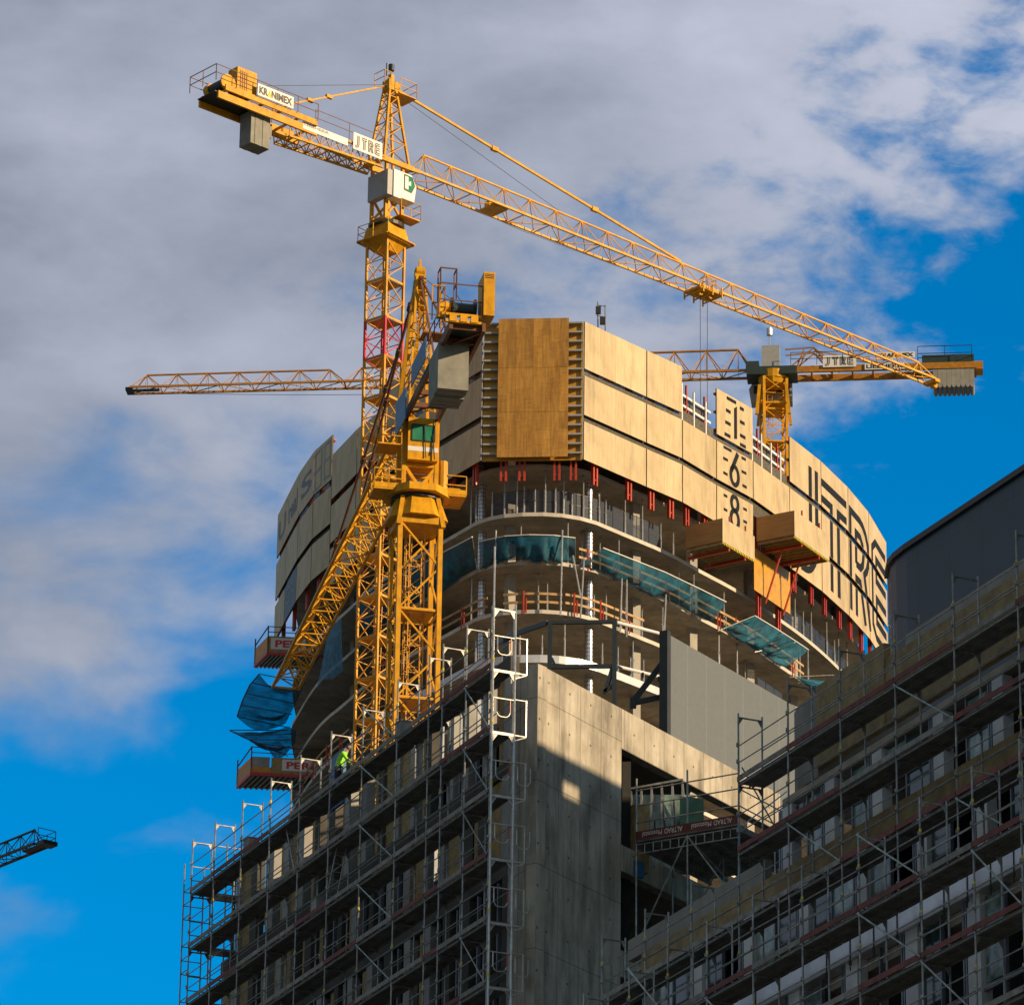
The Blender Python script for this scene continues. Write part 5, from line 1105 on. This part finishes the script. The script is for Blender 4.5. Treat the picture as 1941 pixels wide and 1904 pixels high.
iw = B(); q0 = V3(mid)-Vector((NB.x, NB.y, 0))*6; q1 = LB.at(eB)-Vector((NB.x, NB.y, 0))*5.; iw.prism([(q0.x, q0.y), (q0.x+.3, q0.y+.2), (q1.x+.3, q1.y+.2), (q1.x, q1.y)], 0, zt-.9); iw.obj('inner_wall', 'void', bA)
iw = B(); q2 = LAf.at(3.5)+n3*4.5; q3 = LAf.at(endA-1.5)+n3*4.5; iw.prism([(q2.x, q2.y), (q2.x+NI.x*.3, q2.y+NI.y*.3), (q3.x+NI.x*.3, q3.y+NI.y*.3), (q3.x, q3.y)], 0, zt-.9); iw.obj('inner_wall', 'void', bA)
rb = random.Random(11)
for fl in range(5):
    zt_ = zt+.85-3.3*fl; slab_wall(B(), LAf, 2.1, endA, zt_-.42, zt_+(.1 if fl == 0 else 0), .3).obj('spandrel', 'a_wall', bA)
    s = 2.1; piers = B(); k = 0
    while s < endA-1:
        w_ = rb.uniform(.35, .6); slab_wall(B(), LAf, s, s+w_, zt_-3.3, zt_-.42, .3, 0, .01).obj('pier', 'pier' if rb.random() < .6 else 'a_wall', bA)
        g_ = rb.uniform(.8, 1.3)
        if rb.random() < .5: slab_wall(B(), LAf, s+w_+.02, s+w_+g_*rb.choice((.45, .98)), zt_-3.25, zt_-.45, .06, 0, .1).obj('window_board', 'osb', bA)
        else:
            f = B(); slab_wall(f, LAf, s+w_+.02, s+w_+.1, zt_-3.25, zt_-.45, .12, 0, .05); slab_wall(f, LAf, s+w_+g_*.5, s+w_+g_*.5+.07, zt_-3.25, zt_-.45, .12, 0, .05); f.obj('window_frame', 'alu', bA)
        s += w_+g_
# gray metal sheet screen on the roof
LS = LB.off(-.75); sS0, sS1 = LS.s(1258, 1300), LS.s(1540, 1400); zs0 = zt-.35
t = thing('metal_screen_wall', 'plain gray sheet metal screen with vertical seams standing on the concrete roof edge', 'screen wall', tuple(LS.at(sS0, zs0)))
zst = LS.z(1258, 1201); b = B(); slab_wall(b, LS, sS0, sS1, zs0, zst, .12); b.obj('sheet_panel', 'sheet', t)
b = B(); slab_wall(b, LS, sS0-.24, sS0-.02, zs0-.2, zst+.02, .3, 0, -.02); b.obj('end_post', 'dk', t)
b = B()
for k in range(3): q = LS.at(LS.s(1262, 1366)+.15+2.4*k, zs0+.12)+Vector((NB.x, NB.y, 0))*.14; b.box(q, .2, .16, .22)
b.obj('fixing_bracket', 'dk', t)
# blue black steel frames on the roof
t = thing('steel_portal_frame', 'dark blue steel frame with slanted braces on the roof left of the gray screen', 'steel frame', tuple(LB.at(2, zt)))
q6 = lambda x, y: ((1050+x/2.588)*.7839, (1100+y/2.588)*.7839)
Yr = 147; P6 = lambda x, y, Y=Yr: PY(*q6(x, y), Y); Pb = lambda u, Y: PY(u, 1300, Y)
b = B()
for x in (725, 1128): a = P6(x, 1048); b.bar(Vector((a.x, a.y, zt-.9)), a, .15, .15, up=(1, 0, 0))
b.bar(P6(712, 1048), P6(1140, 1043), .12, .11); b.bar(P6(735, 1325), P6(1110, 1320), .12, .12); b.bar(P6(712, 1048), P6(520, 1115, 149), .14, .14); b.bar(P6(520, 1115, 149), P6(370, 1190, 152), .14, .14)
b.bar(P6(1112, 1330), P6(1065, 1490), .1, .1); b.bar(P6(1125, 1310), P6(1072, 1480, 148), .1, .1); b.bar(P6(1060, 1480), P6(1120, 1440), .1, .1); b.bar(P6(735, 1270), P6(765, 1335), .08, .08); a = P6(450, 1150, 150); b.bar(Vector((a.x, a.y, zt-.5)), a, .2, .2, up=(1, 0, 0))
b.bar(P6(1430, 1300, 148.5), P6(1245, 1540, 148.5), .17, .17); b.bar(P6(1250, 1550, 148.5), P6(1430, 1510, 148.5), .15, .15); b.bar(P6(1245, 1520, 148.5), P6(1245, 1580, 148.5), .2, .2)
b.obj('frame', 'steel', t)
t = thing('pipe_rail', 'white tube rail running from the steel frame to the gray screen', 'rail', tuple(P6(1290, 1350)))
b = B()
for (x0, y0, x1, y1) in ((1140, 1045, 1437, 1122), (1140, 1320, 1437, 1392)): b.tube(P6(x0, y0, 149), P6(x1, y1, 152), .055, 8)
b.obj('tube', 'white', t)
b = B()
for x in (1225, 1305, 1405): y = 1320+(x-1140)*.243; b.tube(P6(x, y, 150), P6(x, y+30, 150), .04, 6)
b.obj('bracket', 'dk', t)
# glazing rack and panes stored in the recess
LR = LB.off(-1.2); z3 = lambda x, y: ((1200+x/2.426)*.7839, (1500+y/2.426)*.7839)
t = thing('glass_rack', 'steel rack of tall stored glass panes in the dark recess behind the lettered toe board', 'glass rack', tuple(PY(1240, 1600, 147)))
zfl = zf; b = B()
for k, x in enumerate((790, 850, 910, 970, 1032, 1092)):
    q = PY(*z3(x, 1000-(x-790)*.18), 146.5); b.bar(Vector((q.x, q.y, zfl)), q, .06, .1, up=(0, 1, 0)); b.bar(q, Vector((q.x+.25, q.y+.5, zfl)), .05, .05)
b.bar(PY(*z3(788, 985), 146.5), PY(*z3(1095, 930), 146.5), .06, .06); b.obj('rack_frame', 'galvd', t)
for k in range(5):
    a = PY(*z3(795+k*60, 1020), 146.6+.15*k); B().box((a.x+.35, a.y, (a.z+zfl)/2), .72, .02, a.z-zfl).obj('glass_pane', 'film', t)
a = PY(*z3(1110, 1010), 145.8); B().box((a.x+.2, a.y, (a.z+zfl)/2), .8, .03, a.z-zfl-.3, 0, (.9, .3)).obj('glass_pane', 'glassd', t)
# lettered scaffold platform across the recess
z4 = lambda x, y: ((1400+x/3.235)*.7839, (1900+y/3.235)*.7839)
LP0 = PP(*z4(395, 440), (.87, 140, 0), DB); zp = LP0.z; E1 = Vector((.85, -.52, 0)).normalized()
P0_ = Vector((LP0.x, LP0.y, zp))+Vector((NB.x, NB.y, 0))*.25; D3 = Vector((DB.x, DB.y, 0))
uend = z4(1250, 300)[0]; Lp = next(k/20 for k in range(200) if prj(P0_+E1*(k/20))[0] > uend)
t = thing('scaffold', 'scaffold platform bridging the recess, its red toe board lettered upside down', 'scaffold', tuple(P0_), 0, 'facade scaffolds')
b = B(); dep = 4.6
for k in range(12): q = P0_+D3*(.1+k*dep/12); b.bar(q+Vector((0, 0, -.03)), q+E1*Lp+Vector((0, 0, -.03)), .33, .06)
for k in range(7): q = P0_+E1*(Lp*k/6)+Vector((0, 0, -.14)); b.bar(q, q+D3*dep, .05, .16)
b.obj('deck', ['deck'], t)
b = B()
for zz_ in (-.12, -.42): b.tube(P0_+Vector((0, 0, zz_)), P0_+E1*Lp+Vector((0, 0, zz_)), .026, 6)
for k in range(13): q = P0_+E1*(Lp*k/12); b.tube(q+Vector((0, 0, -.12)), q+Vector((0, 0, -.42)), .02)
for q in (0, .5, 1.):
    p = P0_+E1*Lp*q; b.tube(Vector((p.x, p.y, zp-(4 if q == 0 else 12))), Vector((p.x, p.y, zp+2.05)), .03, 6)
    p2 = p+D3*2.2; b.tube(Vector((p2.x, p2.y, zp-8)), Vector((p2.x, p2.y, zp+(.1 if q < 1 else 2))), .026, 6)
zz_ = zp-3.3
mid_ = P0_+E1*Lp*.5
b.tube(mid_+Vector((0, 0, -.1)), P0_+Vector((0, 0, -3.4)), .028, 6); b.tube(mid_+Vector((0, 0, -.1)), P0_+E1*Lp+Vector((0, 0, -2.6)), .028, 6); b.tube(P0_+Vector((0, 0, -3.4)), mid_+Vector((0, 0, -3.2)), .026, 6); b.tube(P0_+Vector((0, 0, -3.4)), P0_+D3*2.2+Vector((0, 0, -3.3)), .026, 6); b.tube(mid_+D3*2.2+Vector((0, 0, -.2)), P0_+D3*2.2+Vector((0, 0, -3.3)), .026, 6); b.tube(mid_+Vector((0, 0, -.1)), mid_+D3*3.5+Vector((0, 0, -1.2)), .026, 6)
b.obj('standard_frame', 'galvd', t)
b = B()
for hh in (.6, 1.15, 1.65): b.tube(P0_+Vector((0, 0, hh)), P0_+E1*Lp+Vector((0, 0, hh)), .024, 6)
for hh in (.6, 1.15): b.tube(P0_+E1*Lp+Vector((0, 0, hh)), P0_+E1*Lp+D3*dep+Vector((0, 0, hh)), .024, 6)
for a_1, b_1 in ((.0, 1.9), (1.9, .0)): b.tube(P0_+E1*Lp+D3*.2+Vector((0, 0, a_1)), P0_+E1*Lp+D3*3+Vector((0, 0, b_1)), .024, 6)
b.obj('guard_rail', 'galvd', t)
b = B(); q = P0_-D3*.04; b.quadthick(q+Vector((0, 0, -.02)), q+E1*Lp+Vector((0, 0, -.02)), q+E1*Lp+Vector((0, 0, .30)), q+Vector((0, 0, .30)), .03); tbd = b.obj('toe_board', 'toered', t)
b = B(); lw = Lp*.40
for f0 in (.06, .54):
    o = q+E1*(Lp*f0); r0 = o+E1*lw
    put_text(b, 'ALTRAD', r0+Vector((0, 0, .235)), -E1, (0, 0, -1), lw*.44, .16, .012, .0)
    put_text(b, 'Mostostal', r0-E1*lw*.5+Vector((0, 0, .235)), -E1, (0, 0, -1), lw*.48, .16, .012, .0)
b.obj('lettering', 'signw', tbd)
b = B(); b.box(tuple(P0_+D3*.7-E1*.3+Vector((0, 0, .3))), .5, .3, 2.2, 0, (.8, .6)); tag(b.obj('insulation_board', 'osb'), 'pale yellow board leaning at the left end of the lettered platform', 'board')
b = B(); b.box(tuple(P0_+D3*.5-E1*.32+Vector((0, 0, -.75))), .45, .3, .5, 0, (.8, .6)); tag(b.obj('blue_sheet', 'bluebox'), 'small blue sheet just under the left end of the lettered platform', 'sheet')
# ---------------------------------------------------------------- right wing
u1 = [1143, 1223.5, 1310.7, 1400, 1494, 1593, 1697, 1809, 1930, 2060]
Z1 = L1.z(1941, 1140)
s1 = [L1.s(u, 1480-(u-1400)*.6) for u in u1]
tops1 = [Z1+2 if u >= 1400 else Z1-2 for u in u1]; order = sorted(range(len(u1)), key=lambda k: s1[k]); tops1 = [tops1[k] for k in order]
lev1 = [Z1-2*k for k in range(7)]
n_b = len(u1)
scaffold('long scaffold along the upper glazed floors of the right wing', L1, s1, lev1, tops1, braces=[(2, 1), (4, 2), (6, 4), (1, 3), (5, 0), (7, 5)][:4], red=[(0, 2), (0, 3), (1, 1), (1, 4), (0, 0), (2, 3), (2, 0), (2, 1), (3, 4), (1, 7), (3, 6)], seed=6)
u2 = [1107, 1193, 1266, 1340, 1427, 1520, 1627, 1743, 1842, 1932, 2050]
Z2 = L2.z(1739, 1512)-2
s2 = [L2.s(u, 1850-(u-1107)*.53) for u in u2]; lev2 = [Z2-2*k for k in range(6)]
scaffold('lower scaffold at bottom right in front of the white cornice and pillars', L2, s2, lev2, [Z2+2]*len(u2), braces=[(3, 0), (3, 1), (2, 2), (6, 1), (8, 0), (1, 1)], red=[(0, 1), (0, 3), (1, 1), (1, 2), (1, 3), (0, 8), (2, 2)], seed=8)
bC = thing('right_wing_building', 'shaded right wing under scaffold, with hoarding boards above glazed floors', 'building', tuple(L1f.at(0)))
sMax = L1f.s(2100, 1300); sEnd = L1f.s(1481, 1400); sLow = L1f.s(1190, 1800)   # s grows away from the viewer
zh = L1f.z(1718, 1221); zhl = L1f.z(1600, 1268)
b = B(); slab_wall(b, L1f, sMax, L1f.s(1678, 1300), Z1-.1, L1f.z(1900, 1105), .2); b.obj('hoarding', 'osbd', bC)
b = B(); slab_wall(b, L1f, sMax, L1f.s(1718, 1300), L1f.z(1900, 1105), L1f.z(1900, 1105)+.3, .25); b.obj('parapet_coping', 'parap', bC)
b = B(); slab_wall(b, L1f, L1f.s(1678, 1300), L1f.s(1549, 1330), Z1-.1, zhl, .2, 0, -.03); b.obj('hoarding', 'osbd', bC)
# rounded concrete end
c0 = L1f.at(L1f.s(1549, 1330)); c1 = L1f.at(sEnd+1.2); zc_ = L1f.z(1530, 1325); b = B(); pts = [(c0.x, c0.y)]
for k in range(9):
    a = math.pi/2*k/8; R_c = 2.6; pts.append((c1.x-DA.x*R_c+DA.x*R_c*math.sin(a)+NI.x*R_c*(1-math.cos(a)), c1.y-DA.y*R_c+DA.y*R_c*math.sin(a)+NI.y*R_c*(1-math.cos(a))))
pts += [(pts[-1][0]+NI.x*6, pts[-1][1]+NI.y*6), (c0.x+NI.x*6, c0.y+NI.y*6)]; b.prism(pts, Z1-.35, zc_); b.obj('rounded_end', 'parap', bC)
# upper floor: slab, glazing, piers
zp0 = L1f.z(1600, 1600)      # top of the lower parapet
zpar = L1f.z(1300, 1717); zy1 = L1f.z(1300, 1757); zy0 = L1f.z(1300, 1798)
def body(z0, z1, sa, sb, nm, m, dep=9, inset=0.): a, c = L1f.at(sa)+n3*inset, L1f.at(sb)+n3*inset; B().prism([(a.x, a.y), (c.x, c.y), (c.x+NI.x*dep, c.y+NI.y*dep), (a.x+NI.x*dep, a.y+NI.y*dep)], z0, z1).obj(nm, m, bC)
body(Z1-.6, Z1-.36, sMax, sEnd, 'floor_slab', 'conc', 9, .02); body(zpar-.9, zpar-.65, sMax, sLow, 'floor_slab', 'conc', 9, .3)
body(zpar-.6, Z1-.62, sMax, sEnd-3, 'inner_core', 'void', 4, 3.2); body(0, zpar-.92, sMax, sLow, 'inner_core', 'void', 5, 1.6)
slab_wall(B(), L1f, sMax, sLow, zy1, zpar, .22).obj('parapet', 'parap', bC) if 0 else None
slab_wall(B(), L1f, L1f.s(1450, 1650), sLow, zy1, zpar, .22).obj('parapet', 'parap', bC)
slab_wall(B(), L1f, sMax, L1f.s(1218, 1800), zy0, zy1-.003, .2, 0, -.03).obj('shutter_board', 'osbd', bC)
def glazed(ln, pu, z0, z1, seed, white=.5, wd=.55, vv=1500, glass=.8):
    r = random.Random(seed); S = sorted(ln.s(u, vv) for u in pu)
    for k, s in enumerate(S):
        slab_wall(B(), ln, s, s+wd, z0, z1, .3, 0, .0).obj('pier', 'pierw' if r.random() < white else 'parap', bC)
        f = B()
        for q in (wd+.02, wd+.14, wd+.26): slab_wall(f, ln, s+q, s+q+.07, z0, z1, .14, 0, .05)
        f.obj('window_frame', 'alu', bC)
        if k+1 < len(S):
            e = S[k+1]; g0 = s+wd+.36; m_ = (g0+e)/2
            if r.random() < glass: slab_wall(B(), ln, g0, m_, z0+.4, z1-.1, .03, 0, .12).obj('window', 'film' if r.random() < .75 else 'pane', bC)
            if r.random() < glass*.7: slab_wall(B(), ln, m_+.06, e-.05, z0+(0 if r.random() < .5 else 1.2), z1-.1, .03, 0, .12).obj('window', 'film' if r.random() < .5 else 'pane', bC)
            f = B(); slab_wall(f, ln, m_, m_+.06, z0, z1, .1, 0, .07); slab_wall(f, ln, g0, e, z0+1.0, z0+1.06, .08, 0, .07); f.obj('mullion', 'alu', bC)
glazed(L1f, [1500, 1581, 1672, 1790, 1905, 2030], zy1-.3, Z1-.62, 3, 1)
glazed(L1f, [1240, 1330, 1425, 1530, 1640, 1755, 1870, 1990], zy0-3.1, zy0, 5, .9)
# lower block with white cornice
zc0 = L2f.z(1806, 1718); zc1 = L2f.z(1806, 1690); sl0, sl1 = L2f.s(2100, 1500), L2f.s(1290, 1900)
b = B(); slab_wall(b, L2f, sl0, sl1, zc0, zc1+.12, .5, 0, -.12); b.obj('cornice', 'corn', bC)
b = B(); a, c = L2f.at(sl0)+n3*.3, L2f.at(sl1)+n3*.3; b.prism([(a.x, a.y), (c.x, c.y), (c.x+NI.x*2.9, c.y+NI.y*2.9), (a.x+NI.x*2.9, a.y+NI.y*2.9)], zc0-.3, zc0-.02); b.obj('terrace_slab', 'conc', bC)
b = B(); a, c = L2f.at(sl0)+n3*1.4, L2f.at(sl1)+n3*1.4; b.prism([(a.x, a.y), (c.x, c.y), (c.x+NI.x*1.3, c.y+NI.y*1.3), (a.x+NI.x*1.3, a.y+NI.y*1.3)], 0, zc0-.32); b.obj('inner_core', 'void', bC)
glazed(L2f, [1300, 1405, 1515, 1625, 1640+100, 1860, 1985], zc0-3.4, zc0, 9, .7, .62, 1850, .25)
slab_wall(B(), L2f, sl0, sl1, zc0-3.9, zc0-3.42, .4, 0, -.02).obj('spandrel', 'parap', bC)
glazed(L2f, [1300, 1420, 1530, 1645, 1760, 1880, 2000], zc0-7, zc0-3.92, 12, .7, .62, 1950, .25)
b = B()
for k in range(16):
    u = 1350+k*45; p = L2f.at(L2f.s(u, 1800))-n3*.13; b.tube(V3(p, zc0-.3), V3(p, zc1+.5), .018, 5); b.box(V3(p, zc0-.1), .08, .06, .1)
b.obj('anchor_rod', 'dk', bC)
# junk on the terrace
rr = random.Random(5)
for k in range(5):
    u = 1450+k*100; p = L2f.at(L2f.s(u, 1750)); bb = B()
    for j in range(5): q = V3(p, zc1+.1)+Vector((rr.uniform(-.3, .3), rr.uniform(-.3, .3), 0))+n3*.3; bb.tube(q, q+Vector((rr.uniform(-.6, .6), rr.uniform(-.6, .6), rr.uniform(.1, .5))), .02)
    bb.tube(V3(p, zc1+.1)+n3*.3, V3(p, zc1+.8)+n3*.3, .04, 6); tag(bb.obj('loose_rebar', 'dk'), f'tangle of loose rods above the white cornice, {ORD[k]} from the left', 'rebar', 'rod tangles on the terrace')
# ---------------------------------------------------------------- dark clad building at the right edge
LD = Line(tuple(PY(1941, 895, 212).xy), DA); zd = PY(1941, 895, 212).z; s0, s1_ = -14, LD.s(1696, 1048)
t = thing('dark_clad_building', 'dark metal clad building with slanting roofline at the right edge', 'building', tuple(LD.at(0)))
a = LD.at(s0); c = LD.at(s1_); e = PZ(1682.5, 1092, zd); c = PZ(1718, 1038, zd); c5 = PZ(1698, 1054, zd); c6 = PZ(1688, 1066, zd); pts = [(a.x, a.y), (c.x, c.y), (c5.x, c5.y), (c6.x, c6.y), (e.x, e.y), (e.x+NI.x*14+1, e.y+NI.y*14+2), (a.x+NI.x*18, a.y+NI.y*18)]
B().prism(pts, 0, zd).obj('wall', 'clad', t)
b = B(); 
for p, q in zip(pts[:4], pts[1:5]): b.bar(Vector((p[0], p[1], zd+.02)), Vector((q[0], q[1], zd+.02)), .35, .3)
b.obj('roof_edge', 'dk', t)
for (u, v) in ((1852, 1028), (1780, 1079), (1717, 1113), (1926, 978), (1781, 1178)):
    p = PP(u, v, (LD.p.x, LD.p.y, 0), DA); B().box(p-n3*.05, .2, .62, .42, 0, (NI.x, NI.y)).obj('wall_vent', 'black', t)
# ---------------------------------------------------------------- unseen block added off to the right to shade the lower walls
hs = Vector((sdir.x, sdir.y, 0)).normalized(); te = math.tan(SUN_EL); dist = 30.
cb_ = Vector((.87, 140, 0))+hs*dist; hz = 48.9+dist*te; LN = Line((cb_.x, cb_.y), DB)
t = thing('shade_block', 'pale block added out of view on the right to shade the lower walls', 'building', tuple(LN.at(0)))
nb3 = Vector((NB.x, NB.y, 0)); a, c = LN.at(-26)+nb3*.35, LN.at(45)+nb3*.35; b = B(); b.prism([(a.x, a.y), (a.x+nb3.x*18, a.y+nb3.y*18), (c.x+nb3.x*18, c.y+nb3.y*18), (c.x, c.y)], 0, hz-6); b.obj('wall', 'neigh', t)
# added shading screen; its opening shapes the patch of sun on the pier
def on_screen(u, v):
    p = PP(u, v, (.87, 140, 0), DB); n = Vector((LN.d.y, -LN.d.x, 0)); k = (V3(LN.p.to_3d())-p).dot(n)/sdir.dot(n); q = p+sdir*k; return (q.xy-LN.p).dot(LN.d), q.z
sa, za = on_screen(1068, 1475); sb, zb_ = on_screen(1098, 1521); sa, sb = min(sa, sb), max(sa, sb); za, zb_ = on_screen(1068, 1475)[1], on_screen(1068, 1505)[1]
b = B(); slab_wall(b, LN, -26, sa, hz-6.2, hz, .3); slab_wall(b, LN, sb, 45, hz-6.2, hz, .3); slab_wall(b, LN, sa, sb, hz-6.2, zb_, .3); slab_wall(b, LN, sa, sb, za, hz, .3); b.obj('shade_screen', 'neigh', t)
for fl in range(4, 18):
    z = 3.4*fl
    b = B()
    for k in range(14): slab_wall(b, LN, -22+k*4.8, -19.5+k*4.8, z+.9, z+2.5, .05, 0, .32)
    if z < hz-9: b.obj('window_row', 'pane', t)
# ---------------------------------------------------------------- worker on the left scaffold
def worker():
    s = LA.s(620, 1495); base = LA.at(s, ZA)+n3*.36; t = None
    import mathutils
    J = {'pel': (0, 0, .86), 'sp': (.06, 0, 1.02), 'ch': (.18, 0, 1.22), 'nk': (.27, 0, 1.38), 'hd': (.33, 0, 1.48),
         'hl': (0, .10, .82), 'kl': (.08, .13, .45), 'al': (0, .13, .06), 'tl': (.18, .14, .03), 'hr': (0, -.10, .82), 'kr': (-.02, -.13, .45), 'ar': (-.14, -.13, .06), 'tr': (.04, -.14, .03),
         'sl': (.18, .19, 1.30), 'el': (.36, .26, 1.10), 'wl': (.56, .20, 1.06), 'sr': (.18, -.19, 1.30), 'er': (.34, -.28, 1.06), 'wr': (.54, -.22, .98)}
    R_ = dict(pel=.14, sp=.14, ch=.16, nk=.06, hd=.065, hl=.10, kl=.065, al=.045, tl=.04, hr=.10, kr=.065, ar=.045, tr=.04, sl=.075, el=.05, wl=.035, sr=.075, er=.05, wr=.035)
    E_ = [('pel', 'sp'), ('sp', 'ch'), ('ch', 'nk'), ('nk', 'hd'), ('pel', 'hl'), ('hl', 'kl'), ('kl', 'al'), ('al', 'tl'), ('pel', 'hr'), ('hr', 'kr'), ('kr', 'ar'), ('ar', 'tr'), ('ch', 'sl'), ('sl', 'el'), ('el', 'wl'), ('ch', 'sr'), ('sr', 'er'), ('er', 'wr')]
    keys = list(J); vs = [J[k] for k in keys]; rs = [R_[k] for k in keys]; es = [(keys.index(a), keys.index(b)) for a, b in E_]
    for sg, w in ((1, 'wl'), (-1, 'wr')):       # palm, four fingers and a thumb
        wi = keys.index(w); wp = Vector(J[w]); palm = wp+Vector((.08, 0, -.01)); vs.append(tuple(palm)); rs.append(.035); pi_ = len(vs)-1; es.append((wi, pi_))
        for k, (oy, ln_) in enumerate(((-.032, .065), (-.011, .08), (.011, .075), (.032, .058))):
            a = palm+Vector((.045, oy, 0)); c = a+Vector((ln_*.6, 0, -ln_*.5)); vs += [tuple(a), tuple(c)]; rs += [.010, .008]; es += [(pi_, len(vs)-2), (len(vs)-2, len(vs)-1)]
        a = palm+Vector((.0, -.045*sg, -.015)); c = a+Vector((.045, -.012*sg, -.03)); vs += [tuple(a), tuple(c)]; rs += [.012, .009]; es += [(pi_, len(vs)-2), (len(vs)-2, len(vs)-1)]
    me = bpy.data.meshes.new('person'); me.from_pydata(vs, es, []); o = bpy.data.objects.new('person', me); COL.objects.link(o)
    sk = o.modifiers.new('s', 'SKIN'); me.skin_vertices[0]
    for i, sv in enumerate(me.skin_vertices[0].data): sv.radius = (rs[i], rs[i]); sv.use_root = (i == 0)
    su = o.modifiers.new('u', 'SUBSURF'); su.levels = 2; su.render_levels = 2
    bpy.context.view_layer.update(); dg = bpy.context.evaluated_depsgraph_get(); m2 = bpy.data.meshes.new_from_object(o.evaluated_get(dg)); o.modifiers.clear(); o.data = m2
    for m in ('skin', 'navy', 'hivis'): m2.materials.append(M[m])
    for p in m2.polygons:
        c = p.center; p.material_index = 1 if c.z < .88 else (2 if c.z < 1.35 and not (c.x > .40) else 0); p.use_smooth = True
    o.location = base; o.rotation_euler = (0, 0, math.atan2(-.15, 1)); tag(o, 'worker in a bright green hi-vis top bending forward on the left scaffold deck', 'person')
    hd = B()
    for i in range(9):
        for j in range(12):
            pass
    vs = []; fs = []; n, m = 14, 10
    for i in range(m+1):
        ph = math.pi*i/m
        for j in range(n):
            th = 2*math.pi*j/n; x, y, z = math.sin(ph)*math.cos(th), math.sin(ph)*math.sin(th), math.cos(ph)
            rx, ry, rz = .098, .078, .118
            if x > .85 and abs(y) < .4 and -.35 < z < .1: rx += .022      # nose
            if z < -.5: rx *= .9; ry *= .85
            vs.append((.37+x*rx, y*ry, 1.56+z*rz))
    fs = [(i*n+j, (i+1)*n+j, (i+1)*n+(j+1) % n, i*n+(j+1) % n) for i in range(m) for j in range(n)]
    hd.add(vs, fs)
    for sg in (-1, 1): hd.box((.36, sg*.082, 1.55), .035, .02, .06)
    ho = hd.obj('head', 'skin', o, smooth=True, world=False); ho.location = (.37, 0, 1.442)
    fc = B()
    for sg in (-1, 1): fc.box((.462, sg*.03, 1.575), .012, .022, .012)
    fc.box((.458, 0, 1.50), .012, .045, .01, 1); f_o = fc.obj('eyes_and_mouth', ['black', 'redy'], ho, world=False); f_o.location = (.09, 0, .05)
    hr_ = B(); vs2 = [(v[0]-.006 if v[0] > .43 else v[0], v[1]*1.06, v[2]) for v in vs]; k2 = [((a-.37)*1.07+.365, b_, (c-1.56)*1.06+1.563) for a, b_, c in vs2]
    hr_.add(k2, [f for f in fs if min(k2[q][2] for q in f) > 1.575 or (max(k2[q][0] for q in f) < .35 and min(k2[q][2] for q in f) > 1.49)]); h2 = hr_.obj('hair', 'black', ho, smooth=True, world=False); h2.location = (h2.location.x, 0, h2.location.z)
worker()
p = LA.at(LA.s(590, 1505), ZA)+n3*.95; tag(B().box(p+Vector((0, 0, .95)), 1.1, .1, 1.9, 0, (DA.x, DA.y)).obj('blue_site_door', 'bluebox'), 'upright blue panel behind the left scaffold rail beside the worker', 'panel')
